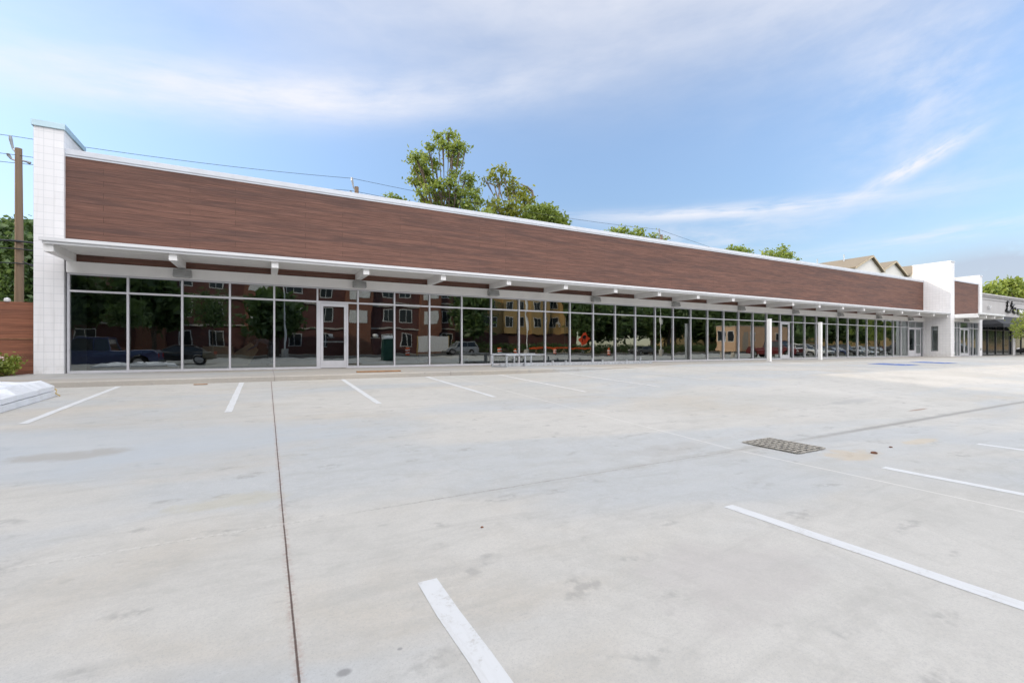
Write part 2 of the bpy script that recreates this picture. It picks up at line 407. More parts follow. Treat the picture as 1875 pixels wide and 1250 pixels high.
# ------------------------------------------------------------------ ground
def sstep(a, b, x): 
    t = np.clip((x - a) / (b - a), 0, 1); return t * t * (3 - 2 * t)
def lot_z(x, y):
    left = np.interp(y, [-30, -16, -8, 3.9, 14.62, 30], [-.3, -.3, -.5, -.533, -.15, -.15])
    right = np.interp(y, [-30, -16, -8, 3.9, 9.7, 14.62, 30], [-.3, -.3, -.5, -.5, -.13, -.012, -.012])
    w = sstep(8, 17, x); return left * (1 - w) + right * w
def grid(name, xs, ys, zf, mat):
    X, Yy = np.meshgrid(xs, ys); Zz = zf(X, Yy); n = len(xs)
    v = np.stack([X.ravel(), Yy.ravel(), Zz.ravel()], 1)
    m = MB(); m.v = [tuple(p) for p in v.tolist()]
    m.f = [(j * n + i, j * n + i + 1, (j + 1) * n + i + 1, (j + 1) * n + i) for j in range(len(ys) - 1) for i in range(n - 1)]
    return struct(m.build(name, mat, smooth=True))
MB().box(-1500, 1500, -1500, 1500, -1.2, -.9).build('ground', 'dirt')['kind'] = 'structure'
ys = np.unique(np.concatenate([np.linspace(-15, 3.4, 14), np.linspace(3.4, 4.4, 9), np.linspace(4.4, 14.64, 18), [17.]]))
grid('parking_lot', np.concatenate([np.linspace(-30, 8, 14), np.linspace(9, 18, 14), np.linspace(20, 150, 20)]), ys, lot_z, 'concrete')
grid('street', np.linspace(-150, 250, 6), np.array([-26, -22, -18, -15.0]), lambda x, y: x * 0 - .3, 'asphalt')
MB().box(-150, 250, -29, -26, -.4, -.2).build('pavement', 'sidewalk')['kind'] = 'structure'
MB().box(-150, 250, -60, -29, -.6, -.24).build('lawn', 'dirt')['kind'] = 'structure'
# walkway with its kerb along the shop front
kb = MB()
prof = [(14.62, -.5), (14.62, -.03), (14.65, -.006), (14.68, 0), (19.4, 0), (19.4, -.5)]
kb.prism([(-6.4, y, z) for y, z in prof], (125, 0, 0))
struct(kb.build('sidewalk', 'sidewalk'))
k2 = MB(); k2.prism([(-30, y - .012, z) for y, z in [(14.62, -.5), (14.62, -.03), (14.65, -.006), (14.68, 0), (17.2, 0), (17.2, -.5)]], (23.598, 0, 0))
struct(k2.build('sidewalk', 'sidewalk'))
struct(MB().box(-30, -6.402, 17.19, 19.22, -.5, -.01).build('planting_bed', 'mulch'))
# stall lines
def stripe(x, y0, y1, w=.115, mat='line_paint', lean=0.):
    n = 14; m = MB(); vs = []
    for i in range(n + 1):
        t = i / n; y = y0 + (y1 - y0) * t; cx = x + lean * t
        z = float(lot_z(cx, y)) + (.004 if y > 4 else .002)
        j = .004 * math.sin(i * 2.7 + x) + random.uniform(-.003, .003)
        vs += [(cx - w / 2 + j, y, z), (cx + w / 2 + j * .6, y, z)]
    m.add(vs, [(2 * i, 2 * i + 1, 2 * i + 3, 2 * i + 2) for i in range(n)])
    return struct(m.build('parking_stripe', mat))
for i in range(6): stripe(-3.2 + 2.605 * i, 9.45, 14.5, .115, 'line_paint' if i < 4 else 'worn_paint')
for i in range(6, 15): stripe(-3.2 + 2.605 * i, 9.6 + .05 * i, 14.3, .1, 'worn_paint')
for i in range(9): stripe(.808 + 2.62 * i, -2.6, 2.54, .115)
# blue accessible-bay paint with a white wheelchair mark
for cx, cy in ((28.9, 11.7), (34.2, 11.9)):
    q = MB(); n = 8
    for i in range(n):
        for j in range(n):
            xx = [cx - .9 + 1.8 * i / n, cx - .9 + 1.8 * (i + 1) / n]; yy = [cy - .8 + 1.6 * j / n, cy - .8 + 1.6 * (j + 1) / n]
            q.add([(a, b_, float(lot_z(a, b_)) + .007) for a, b_ in ((xx[0], yy[0]), (xx[1], yy[0]), (xx[1], yy[1]), (xx[0], yy[1]))], [(0, 1, 2, 3)])
    struct(q.build('blue_bay_marking', 'blue_paint'))
    q = MB()
    def flat(pts): q.add([(a, b_, float(lot_z(a, b_)) + .013) for a, b_ in pts], [tuple(range(len(pts)))])
    for k in range(14):
        a0, a1 = PI * .75 + k / 14 * 1.5 * PI, PI * .75 + (k + 1) / 14 * 1.5 * PI
        flat([(cx + r * math.cos(a), cy - .2 + r * math.sin(a)) for r, a in ((.3, a0), (.38, a0), (.38, a1), (.3, a1))])
    flat([(cx - .1, cy - .1), (cx, cy - .1), (cx, cy + .35), (cx - .1, cy + .35)])
    flat([(cx, cy - .1), (cx + .3, cy - .1), (cx + .3, cy), (cx, cy)])
    flat([(cx - .11, cy + .42), (cx + .01, cy + .42), (cx + .01, cy + .54), (cx - .11, cy + .54)])
    struct(q.build('wheelchair_marking', 'line_paint'))

# ------------------------------------------------------------------ shop building
YF = 19.
mx = [-5.40, -3.96, -2.52, -1.14, 0.25, 1.72, 3.21, 4.66, 6.16, 7.64, 9.09, 10.55, 12.02, 13.49, 14.96, 16.44, 17.87, 19.35, 20.77, 22.23, 23.71,
      25.19, 26.64, 28.08, 29.55, 31.04, 32.53, 33.95, 35.43, 36.83, 38.29, 39.72, 41.17, 42.6, 44.08, 45.57, 46.97, 48.28, 49.62, 50.91, 52.45]
shop = thing('retail_building', 'long single storey shop building with brown timber fascia, white canopy and dark shopfront glass', 'building', (0, YF, 0))
HZ0, HZ1, TR = 3.12, 3.47, 2.56
def fr_box(m, x0, x1, z0, z1, y=YF): m.box(x0, x1, y - .05, y + .09, z0, z1)
def window_bay(x0, x1, y=YF, last=False, h=.062, parent=shop):
    m = MB(); a = x0 + h / 2
    m.box(x0 - h / 2, x0 + h / 2, y - .05, y + .09, 0, HZ0)
    b = x1 - h / 2
    for z0, z1 in ((0, .075), (TR - .03, TR + .03), (HZ0 - .055, HZ0)): m.box(a, b, y - .047, y + .087, z0, z1)
    if last: m.box(x1 - h / 2, x1 + h / 2, y - .05, y + .09, 0, HZ0)
    w = m.build('window', 'alu', parent)
    tilt = random.uniform(-.004, .004); t2 = random.uniform(-.004, .004)
    def pane(z0, z1, nm):
        yy = y + .02
        g = MB().add([(a, yy + tilt, z0), (b, yy - tilt, z0), (b, yy - tilt + t2, z1), (a, yy + tilt + t2, z1)], [(0, 1, 2, 3)])
        g.build(nm, 'glass', w)
    pane(.075, TR - .03, 'glass_pane'); pane(TR + .03, HZ0 - .055, 'transom_pane')
    return w
def door_leaf(x0, x1, y, kick=.29, hinge_left=True, parent=shop, mat='alu', pull=True):
    m = MB(); s_ = .095; top = TR - .04
    m.box(x0, x0 + s_, y - .03, y + .03, .015, top); m.box(x1 - s_, x1, y - .03, y + .03, .015, top)
    m.box(x0 + s_, x1 - s_, y - .028, y + .028, .015, kick); m.box(x0 + s_, x1 - s_, y - .028, y + .028, top - .13, top)
    d = m.build('door', mat, parent, .004)
    MB().add([(x0 + s_, y, kick), (x1 - s_, y, kick), (x1 - s_, y, top - .13), (x0 + s_, y, top - .13)], [(0, 1, 2, 3)]).build('door_glass', 'glass', d)
    hx = x1 - .05 if hinge_left else x0 + .05
    MB().tube([(hx, y - .03, .95), (hx, y - .09, .96), (hx, y - .09, 1.24), (hx, y - .03, 1.25)], .012, 6).build('door_handle', 'galv', d)
    MB().tube([(hx, y - .025, 1.38), (hx, y - .045, 1.38)], .022, 10).build('lock', 'galv', d)
    MB().box(x0 + s_, x1 - s_, y + .035, y + .075, 1.0, 1.05).build('push_bar', 'galv', d)
    return d
def door_bay(x0, x1, y=YF, dx0=.11, dw=.95, h=.062):
    m = MB()
    m.box(x0 - h / 2, x0 + h / 2, y - .05, y + .09, 0, HZ0)
    a, b = x0 + h / 2, x1 - h / 2
    m.box(a, b, y - .047, y + .087, TR - .03, TR + .03); m.box(a, b, y - .047, y + .087, HZ0 - .055, HZ0)
    d0 = x0 + dx0; d1 = d0 + dw
    m.box(a, d0 - .005, y - .046, y + .086, 0, TR - .03)
    m.box(d1 + .005, d1 + .06, y - .046, y + .086, 0, TR - .03); m.box(d1 + .06, b, y - .044, y + .084, 0, .075)
    w = m.build('window', 'alu', shop)
    yy = y + .02
    MB().add([(d1 + .06, yy, .075), (b, yy, .075), (b, yy, TR - .03), (d1 + .06, yy, TR - .03)], [(0, 1, 2, 3)]).build('sidelight_pane', 'glass', w)
    MB().add([(a, yy, TR + .03), (b, yy, TR + .03), (b, yy, HZ0 - .055), (a, yy, HZ0 - .055)], [(0, 1, 2, 3)]).build('transom_pane', 'glass', w)
    door_leaf(d0, d1, y - .01)
for i in range(40):
    if i == 5: door_bay(mx[5], mx[6])
    elif i == 25: door_bay(mx[25], mx[26], dx0=.08, dw=.92)
    elif i in (38, 39):
        x0, x1 = mx[i], mx[i + 1]; m = MB(); h = .062
        m.box(x0 - h / 2, x0 + h / 2, YF - .05, YF + .09, 0, HZ0)
        if i == 39: m.box(x1 - h / 2, x1 + h / 2, YF - .05, YF + .09, 0, HZ0)
        m.box(x0 + h / 2, x1 - h / 2, YF - .047, YF + .087, TR - .03, TR + .03); m.box(x0 + h / 2, x1 - h / 2, YF - .047, YF + .087, HZ0 - .055, HZ0)
        w = m.build('window', 'alu', shop)
        MB().add([(x0 + h / 2, YF + .02, TR + .03), (x1 - h / 2, YF + .02, TR + .03), (x1 - h / 2, YF + .02, HZ0 - .055), (x0 + h / 2, YF + .02, HZ0 - .055)], [(0, 1, 2, 3)]).build('transom_pane', 'glass', w)
        if i == 38: door_leaf(x0 + .04, x1 - .04, YF - .01, .55)
        else: door_leaf(x0 + .04, x0 + 1.1, YF - .01, .29, False); MB().add([(x0 + 1.1, YF + .02, 0), (x1 - h / 2, YF + .02, 0), (x1 - h / 2, YF + .02, TR - .03), (x0 + 1.1, YF + .02, TR - .03)], [(0, 1, 2, 3)]).build('sidelight_pane', 'glass', w)
    else: window_bay(mx[i], mx[i + 1])
XL, XR = -5.47, 52.5
# header beam, cladding, copings
MB().box(XL + .03, XR, YF - .10, YF + .12, HZ0 + .002, HZ1).build('header_beam', 'white_paint', shop, .006)
MB().box(XL, XR, YF - .03, YF + .12, HZ1 + .003, 6.76).build('fascia_cladding', 'clad', shop)
cp = MB(); cp.box(XL, XR, YF - .07, YF + .45, 6.765, 6.93); cp.box(XL, XR, YF - .045, YF - .031, 6.70, 6.765)
cp.build('coping', 'coping_white', shop, .006)
# canopy deck: ribbed sheet with a stepped white edge
dk = MB(); dk.box(XL + .07, XR - .01, 17.16, YF - .032, 3.70, 3.755); dk.build('canopy_deck', 'deck', shop)
ed = MB()
ed.box(XL + .0, XR - .01, 17.06, 17.12, 3.735, 3.83); ed.box(XL + .05, XR - .012, 17.122, 17.157, 3.66, 3.79)
ed.box(XL + .02, XR - .011, 17.122, 17.5, 3.79, 3.815)
ed.build('canopy_edge', 'white_metal', shop, .004)
bx = [-5.32] + [mx[i] for i in range(2, 40, 2)] + [XR - .16]
for x in bx:
    m = MB(); poly = [(x - .105, 17.22, 3.46), (x - .105, YF - .033, 3.475), (x - .105, YF - .033, 3.698), (x - .105, 17.22, 3.698)]
    m.prism(poly, (.21, 0, 0)); m.build('canopy_beam', 'white_paint', shop, .005)
# wall packs
for i in range(2, 40, 4):
    x = mx[i] + .03; z = HZ1 - .31
    m = MB(); m.prism([(x - .25, YF - .101, z), (x - .25, YF - .101, z + .25), (x - .25, YF - .26, z + .25), (x - .25, YF - .34, z + .05), (x - .25, YF - .34, z)], (.5, 0, 0))
    l = m.build('wall_light', 'light_grey', shop, .012)
    MB().box(x - .2, x + .2, YF - .30, YF - .14, z - .012, z - .002).build('lens', 'lamp_clear', l)
# left block pier (front face, depth), sloped metal cap
pr_ = MB(); pr_.box(-6.15, XL - .001, 18.85, 20.62, -.02, 7.45); pr_.build('block_pier', 'block', shop)
c = MB(); c.prism([(-6.19, 18.80, 7.45), (-6.19, 20.66, 7.45), (-6.19, 20.66, 7.60), (-6.19, 18.80, 7.63)], (.76, 0, 0)); c.build('pier_cap', 'coping_blue', shop, .004)
# right wing wall with a slot window
wx0, wx1, wy0 = 52.5, 53.25, 17.08
w0, w1, wz0, wz1 = 17.93, 18.46, .46, 2.70
ww = MB()
ww.box(wx0, wx1, wy0, w0, -.02, 8.25); ww.box(wx0, wx1, w1, 19.75, -.02, 8.25); ww.box(wx0, wx1, w0, w1, -.02, wz0); ww.box(wx0, wx1, w0, w1, wz1, 8.25)
ww.build('wing_wall', 'block', shop)
MB().box(wx0 - .04, wx1 + .04, wy0 - .04, 19.79, 8.255, 8.36).build('wing_cap', 'coping_white', shop, .004)
sw = MB()
for a, b, z0, z1 in ((w0, w0 + .06, wz0, wz1), (w1 - .06, w1, wz0, wz1), (w0 + .06, w1 - .06, wz0, wz0 + .06), (w0 + .06, w1 - .06, wz1 - .06, wz1)): sw.box(wx0 + .05, wx0 + .14, a, b, z0, z1)
s_ = sw.build('slot_window', 'light_grey', shop)
MB().add([(wx0 + .1, w0 + .06, wz0 + .06), (wx0 + .1, w1 - .06, wz0 + .06), (wx0 + .1, w1 - .06, wz1 - .06), (wx0 + .1, w0 + .06, wz1 - .06)], [(3, 2, 1, 0)]).build('glass_pane', 'glass', s_)
# stepped-forward end unit
Y2 = 17.3; ex0, ex1 = wx1 + .001, 59.1
MB().box(ex0, ex1, Y2 - .02, Y2 + .12, 3.48, 6.70).build('fascia_cladding', 'clad', shop)
MB().box(ex0, ex1, Y2 - .06, Y2 + .45, 6.705, 6.86).build('coping', 'coping_white', shop, .006)
MB().box(ex0, ex1, Y2 - .09, Y2 + .12, HZ0 + .002, 3.477).build('header_beam', 'white_paint', shop, .006)
wl = [53.3, 54.4, 55.0, 56.9, 57.25, 57.95, 59.07]
for k in (0, 1, 3, 4, 5): window_bay(wl[k], wl[k + 1], Y2, last=(k == 5))
m = MB(); m.box(wl[2] - .03, wl[2] + .03, Y2 - .05, Y2 + .09, 0, HZ0); m.box(wl[2] + .03, wl[3] - .031, Y2 - .047, Y2 + .087, TR - .03, TR + .03); m.box(wl[2] + .03, wl[3] - .031, Y2 - .047, Y2 + .087, HZ0 - .055, HZ0)
w = m.build('window', 'alu', shop)
MB().add([(wl[2] + .03, Y2 + .02, TR + .03), (wl[3] - .03, Y2 + .02, TR + .03), (wl[3] - .03, Y2 + .02, HZ0 - .055), (wl[2] + .03, Y2 + .02, HZ0 - .055)], [(0, 1, 2, 3)]).build('transom_pane', 'glass', w)
mid = (wl[2] + wl[3]) / 2
door_leaf(wl[2] + .04, mid - .004, Y2 - .01); door_leaf(mid + .004, wl[3] - .04, Y2 - .01, hinge_left=False)
ew = MB(); ew.box(ex1 + .001, ex1 + .66, Y2 - .12, 21., -.02, 7.5); ew.build('end_wall', 'block', shop)
MB().box(ex1 - .04, ex1 + .70, Y2 - .16, 21.04, 7.505, 7.6).build('wing_cap', 'coping_white', shop, .004)
MB().box(ex1 + .2, ex1 + .34, Y2 - .17, Y2 - .121, .55, .75).build('outlet_cover', 'light_grey', shop)
dk = MB(); dk.box(ex0 + .1, ex1 - .02, 15.56, Y2 - .125, 3.66, 3.71); dk.build('canopy_deck', 'deck', shop)
ed = MB(); ed.box(ex0, ex1, 15.46, 15.55, 3.62, 3.78); ed.build('canopy_edge', 'white_metal', shop, .004)
for x in (ex0 + .12, 55.1, 57.0, ex1 - .12):
    m = MB(); m.prism([(x - .1, 15.57, 3.36), (x - .1, Y2 - .13, 3.40), (x - .1, Y2 - .13, 3.655), (x - .1, 15.57, 3.655)], (.2, 0, 0)); m.build('canopy_beam', 'white_paint', shop, .005)
l = MB(); l.prism([(55.7, Y2 - .091, 3.15), (55.7, Y2 - .091, 3.4), (55.7, Y2 - .25, 3.4), (55.7, Y2 - .33, 3.2), (55.7, Y2 - .33, 3.15)], (.5, 0, 0)); l.build('wall_light', 'light_grey', shop, .01)
# shell and interior
BK = 31.
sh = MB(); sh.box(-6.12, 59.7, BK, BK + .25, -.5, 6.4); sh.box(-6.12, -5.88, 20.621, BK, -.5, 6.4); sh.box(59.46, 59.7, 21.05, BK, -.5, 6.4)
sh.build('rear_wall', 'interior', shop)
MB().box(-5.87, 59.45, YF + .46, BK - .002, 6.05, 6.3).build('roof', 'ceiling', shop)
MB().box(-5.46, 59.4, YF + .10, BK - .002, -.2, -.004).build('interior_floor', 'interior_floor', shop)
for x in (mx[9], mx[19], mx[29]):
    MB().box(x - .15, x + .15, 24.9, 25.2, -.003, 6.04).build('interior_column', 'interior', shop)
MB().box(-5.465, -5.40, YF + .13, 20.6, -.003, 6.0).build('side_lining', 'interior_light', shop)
for x in (13.5, 30.9):
    MB().box(x, x + .15, YF + .5, BK - .01, -.003, 6.0).build('party_wall', 'interior', shop)

# ------------------------------------------------------------------ grey neighbour with awning
nb = thing('grey_shop_building', 'grey stucco shop with stepped cornice and black canvas awning beyond the white end wall', 'building', (60, 17.6, 0))
NY = 17.6; n0, n1 = 59.78, 95.
m = MB(); m.box(n0, n1, NY, NY + .3, 3.4, 5.75)
for a, b in ((n0, n0 + 1.1), (69.4, 70.1), (77, 77.7), (85, 86), (94, 95)): m.box(a, b, NY, NY + .3, -.02, 3.4)
m.box(n0, n1, NY + .3, NY + 12, 5.0, 5.3); m.box(n1 - .3, n1, NY + .3, NY + 12, -.5, 5.0)
m.build('wall', 'stucco_grey', nb)
m = MB(); m.box(n0, n1, NY - .10, NY + .35, 5.752, 5.9); m.box(n0, n1, NY - .2, NY + .4, 5.902, 6.05); m.box(n0, n1, NY - .05, NY, 5.5, 5.6); m.build('cornice', 'stucco_grey', nb)
def awning(a0, a1):
    m = MB(); zt, zb, ou = 4.0, 3.05, 1.5
    m.add([(a0 + 1.0, NY - .01, zt), (a1 - 1.0, NY - .01, zt), (a1, NY - ou, zb), (a0, NY - ou, zb), (a0, NY - .01, zb), (a1, NY - .01, zb)],
          [(0, 3, 2, 1), (0, 4, 3), (1, 2, 5)])
    n = 24
    for i in range(n):
        xa, xb = a0 + (a1 - a0) * i / n, a0 + (a1 - a0) * (i + 1) / n
        m.add([(xa, NY - ou, zb), (xb, NY - ou, zb), (xb, NY - ou, zb - .3), ((xa + xb) / 2, NY - ou, zb - .36), (xa, NY - ou, zb - .3)], [(0, 1, 2, 3, 4)])
    m.add([(a0, NY - ou, zb), (a0, NY - .01, zb), (a0, NY - .01, zb - .3), (a0, NY - ou, zb - .3)], [(0, 1, 2, 3)])
    m.build('awning', 'awning', nb)
awning(61.0, 77.5); awning(79, 93)
for a, b in ((60.9, 69.4), (70.1, 77), (77.7, 85), (86, 94)):
    m = MB(); k = max(2, round((b - a) / 2))
    for i in range(k + 1):
        x = a + (b - a) * i / k; m.box(x - .06 if i else a, x + .06 if i < k else b, NY + .1, NY + .22, 0, 3.4)
    m.box(a + .061, b - .061, NY + .11, NY + .21, 0, .12); m.box(a + .061, b - .061, NY + .11, NY + .21, 2.5, 2.58)
    w = m.build('window', 'black_metal', nb)
    MB().add([(a, NY + .16, 0), (b, NY + .16, 0), (b, NY + .16, 3.4), (a, NY + .16, 3.4)], [(0, 1, 2, 3)]).build('glass_pane', 'window_dark', w)
m = MB(); m.box(66.2, 66.3, NY - .02, NY, 4.2, 4.3)
# script-like lettering and framed plaque (unreadable in the photograph)
def strokes(pts, r, parent, name):
    MB().tube([(x, NY - .09, z) for x, z in pts], r, 6).build(name, 'sign_black', parent)
L0 = 67.2
strokes([(L0 + .55, 5.55), (L0 + .25, 5.5), (L0 + .3, 5.1), (L0 + .15, 4.75), (L0 - .1, 4.62), (L0 + .4, 4.55), (L0 + .9, 4.45)], .11, nb, 'sign_letter')
strokes([(L0 + 1.2, 4.75), (L0 + 1.1, 4.6), (L0 + 1.5, 4.75), (L0 + 1.55, 5.1), (L0 + 1.3, 5.1)], .06, nb, 'sign_letter')
strokes([(L0 + 1.55, 5.62), (L0 + 1.55, 5.35), (L0 + 1.3, 5.15), (L0 + 1.8, 5.25), (L0 + 2.2, 5.3)], .10, nb, 'sign_letter')
strokes([(L0 + 1.7, 5.2), (L0 + 1.75, 4.7), (L0 + 2.1, 4.5), (L0 + 2.7, 4.42)], .09, nb, 'sign_letter')
strokes([(L0 + 2.25, 4.8), (L0 + 2.4, 5.0), (L0 + 2.7, 5.0), (L0 + 2.6, 4.7)], .05, nb, 'sign_letter')
pl = MB(); pl.box(L0 + 3.3, L0 + 9, NY - .1, NY - .02, 4.3, 4.95); pq = pl.build('sign_plaque', 'sign_black', nb, .08)
MB().box(L0 + 3.55, L0 + 8.8, NY - .13, NY - .101, 4.42, 4.82).build('plaque_face', 'barrel_white', pq)
wl_ = MB(); wl_.tube([(62.6, NY - .02, 4.55), (62.6, NY - .16, 4.6), (62.6, NY - .16, 4.9)], [.05, .06, .12], 8); wl_.build('wall_light', 'white_metal', nb)

# ------------------------------------------------------------------ foliage helpers
def leaf_mesh(cl, size, seed=0, aspect=.55):
    """cl: (x, y, z, rx, ry, rz, n) clumps -> many small quads spread through sprays"""
    g = np.random.default_rng(seed); V = []
    for x, y, z, rx, ry, rz, n in cl:
        k = max(3, int(n / 9)); d = g.normal(size=(k, 3)); d /= np.linalg.norm(d, axis=1)[:, None]
        rad = g.uniform(.25, 1.0, (k, 1)) ** .6
        cen = d * rad * np.array([rx, ry, rz]) + np.array([x, y, z])
        per = max(1, n // k)
        P = np.repeat(cen, per, 0) + g.normal(size=(k * per, 3)) * size * np.array([1.5, 1.5, 1.1])
        V.append(P)
    P = np.concatenate(V); N = len(P)
    a = g.normal(size=(N, 3)); a[:, 2] -= .25; a /= np.linalg.norm(a, axis=1)[:, None]
    b = np.cross(a, g.normal(size=(N, 3))); b /= np.linalg.norm(b, axis=1)[:, None]
    s = size * g.uniform(.55, 1.25, (N, 1)); A = a * s; B = b * s * aspect
    vs = np.stack([P - A, P - A * .1 + B, P + A, P - A * .1 - B], 1).reshape(-1, 3)
    m = MB(); m.v = vs; m.f = np.arange(4 * N).reshape(-1, 4); return m
def build_leaves(m, name, mat, parent):
    off = np.zeros(3); p = parent
    while p is not None: off = off + np.array(p.location); p = p.parent
    me = bpy.data.meshes.new(name); v = np.asarray(m.v) - off
    n = len(v); me.vertices.add(n); me.vertices.foreach_set('co', v.astype(np.float32).ravel())
    me.loops.add(n); me.loops.foreach_set('vertex_index', np.arange(n, dtype=np.int32))
    me.polygons.add(n // 4); me.polygons.foreach_set('loop_start', np.arange(0, n, 4, dtype=np.int32))
    me.polygons.foreach_set('loop_total', np.full(n // 4, 4, dtype=np.int32)); me.update(); me.validate()
    me.materials.append(M[mat]); o = bpy.data.objects.new(name, me); col.objects.link(o); o.parent = parent; return o
def tree(name, label, base, clumps, mat, size=.3, trunk=.35, group=None, seed=1, extra=(), cat='tree', bark='bark', crown='crown'):
    """clumps (x, y, z, r, n): limbs run from the trunk to each clump"""
    bx_, by_, bz_ = base; t = thing(name, label, cat, base, group)
    g = random.Random(seed); zc = sum(c[2] for c in clumps) / len(clumps); xc = sum(c[0] for c in clumps) / len(clumps); yc = sum(c[1] for c in clumps) / len(clumps)
    zlow = min(c[2] - c[3] * .6 for c in clumps)
    fork = Vector((bx_ + (xc - bx_) * .35, by_ + (yc - by_) * .35, bz_ + (zlow - bz_) * .85))
    mid_ = Vector(((bx_ + fork.x) / 2 + trunk * .3, (by_ + fork.y) / 2, (bz_ + fork.z) / 2))
    m = MB(); m.tube([(bx_, by_, bz_), mid_, fork], [trunk, trunk * .8, trunk * .65], 8)
    for c in clumps:
        e = Vector(c[:3]); q = fork.lerp(e, .5) + Vector((g.uniform(-.3, .3), g.uniform(-.3, .3), g.uniform(.0, .4))) * c[3]
        m.tube([fork, q, e], [trunk * .3, trunk * .14, trunk * .04], 5)
        for _ in range(3):
            d = Vector((g.gauss(0, 1), g.gauss(0, 1), g.gauss(.3, .8))).normalized() * c[3] * .9
            m.tube([q.lerp(e, .5), e + d * .5, e + d], [trunk * .1, trunk * .06, trunk * .025], 4, False)
    for pts, r in extra: m.tube(pts, [r * (1 - .75 * i / (len(pts) - 1)) for i in range(len(pts))], 6)
    m.build('trunk', bark, t)
    build_leaves(leaf_mesh([(x, y, z, r, r, r * .85, n) for x, y, z, r, n in clumps], size, seed), crown, mat, t)
    return t

# camera-side conversion used only to write down where things stand (pixel of the 1875 px photograph at a distance)
CF, CYAW, CHY, CH = 838.4, .492134, 636., .804
def at(px, py, Y):
    a = (px - 937.5) / CF; b = -(py - CHY) / CF; c_, s_2 = math.cos(CYAW), math.sin(CYAW)
    r = Vector((a * c_ + s_2, -a * s_2 + c_, b)); k = Y / r.y
    return Vector((r.x * k, Y, CH + r.z * k))
def clump(px, py, rpx, Y, n, dy=0.):
    p = at(px, py, Y + dy); dist = p.x * math.sin(CYAW) + p.y * math.cos(CYAW)
    return (p.x, p.y, p.z, rpx * dist / CF, n)
gz = -.9
# tall tree behind the roof
T1 = [(803, 252, 8), (822, 246, 7), (833, 250, 6), (812, 266, 9), (829, 270, 9), (843, 265, 8), (852, 272, 5), (826, 283, 9), (840, 284, 7), 
      (786, 270, 9), (797, 300, 9), (778, 290, 7), (762, 286, 8), (753, 290, 5), (770, 300, 10), (764, 316, 10), (780, 315, 10), (836, 300, 8),
      (828, 318, 7), (756, 332, 7), (772, 335, 10), (790, 332, 9), (806, 340, 10), (824, 334, 8), (836, 345, 7), (784, 350, 9), (770, 352, 6), (800, 360, 11), (820, 358, 10),
      (852, 328, 7), (862, 325, 7), (858, 342, 9), (846, 356, 10), (866, 358, 9), (874, 348, 5), (774, 368, 8), (788, 374, 8), (812, 378, 11), (834, 374, 11), (856, 376, 11), (874, 372, 8),
      (782, 390, 7), (802, 396, 12), (826, 394, 12), (848, 394, 12), (868, 394, 10), (800, 415, 20), (845, 415, 22)]
cl = [clump(x, y, r * .76, 40, int(r * r * 1.75) + 8, random.uniform(-1.8, 1.8)) for x, y, r in T1]
tree('tall_tree', 'tallest leafy tree rising behind the long roof, uneven open crown', (14.6, 40, gz), cl, 'leaf_mid', .18, .4, 'trees behind the shop', 3)
T2 = [(905, 322, 10), (922, 312, 11), (935, 328, 9), (890, 330, 5), (912, 338, 7), (940, 352, 16), (960, 355, 12), (905, 375, 14), (935, 380, 18), (965, 372, 14),
      (895, 395, 16), (925, 400, 20), (960, 398, 18)]
cl = [clump(x, y, r, 38, int(r * r * 1.0) + 4, random.uniform(-1, 1)) for x, y, r in T2]
b0 = at(962, 385, 38)
ex = [([b0, at(967, 372, 38), at(976, 360, 38), at(974, 350, 38), at(966, 343, 38), at(955, 338, 38)], .22),
      ([at(915, 395, 38), at(912, 365, 38), at(905, 340, 38), at(888, 332, 38)], .1), ([at(912, 365, 38), at(916, 340, 38), at(920, 315, 38)], .08),
      ([at(930, 392, 38), at(935, 350, 38), at(942, 335, 38)], .08)]
tree('half_dead_tree', 'thin yellowish tree with a bare crooked branch, right beside the tallest tree', (21.8, 38, gz), cl, 'leaf_yellow', .19, .3, 'trees behind the shop', 5, ex, bark='dead_wood')
T3 = [(890, 400, 16), (985, 390, 22), (1003, 395, 20), (1018, 402, 18), (1000, 410, 22), (1032, 412, 9), (975, 405, 20), (1022, 412, 14)]
cl = [clump(x, y, r, 36, int(r * r * 2.0), random.uniform(-1, 1)) for x, y, r in T3]
tree('bushy_tree', 'dense dark green rounded treetop right of the bare crooked branch', (23.5, 36, gz), cl, 'leaf_mid', .17, .3, 'trees behind the shop', 6)
cl = [clump(x, y, r, 42, int(r * r * 2.2), 0) for x, y, r in ((712, 366, 8), (722, 364, 8), (738, 370, 6), (730, 376, 12))]
tree('tree', 'small treetop just showing over the roof, left of the tallest tree', (9.8, 42, gz), cl, 'leaf_mid', .17, .25, 'trees behind the shop', 7)
cl = [clump(x, y, r, 42, int(r * r * 2.4) + 6, 0) for x, y, r in ((1122, 424, 7), (1138, 426, 10), (1152, 430, 6), (1170, 429, 10), (1180, 438, 7), (1160, 440, 10), (1196, 436, 8), (1215, 442, 6))]
tree('tree', 'low row of spiky treetop sprays beside the far pole top', (38.8, 42, gz), cl, 'leaf_mid', .2, .3, 'trees behind the shop', 8)
cl = [clump(x, y, r, 44, int(r * r * 3.0), 0) for x, y, r in ((1340, 460, 10), (1355, 461, 10), (1368, 465, 9), (1350, 470, 12))]
tree('tree', 'compact yellow green treetop over the roof, before the airy treetop', (61, 44, gz), cl, 'leaf_mid', .2, .3, 'trees behind the shop', 9)
cl = [clump(x, y, r, 46, int(r * r * 1.7) + 4, 0) for x, y, r in ((1402, 463, 7), (1418, 466, 9), (1432, 461, 12), (1444, 470, 9), (1425, 474, 12), (1458, 478, 5))]
tree('tree', 'airy round treetop over the roof, left of the gabled townhouses', (72, 46, gz), cl, 'leaf_mid', .25, .3, 'trees behind the shop', 10)
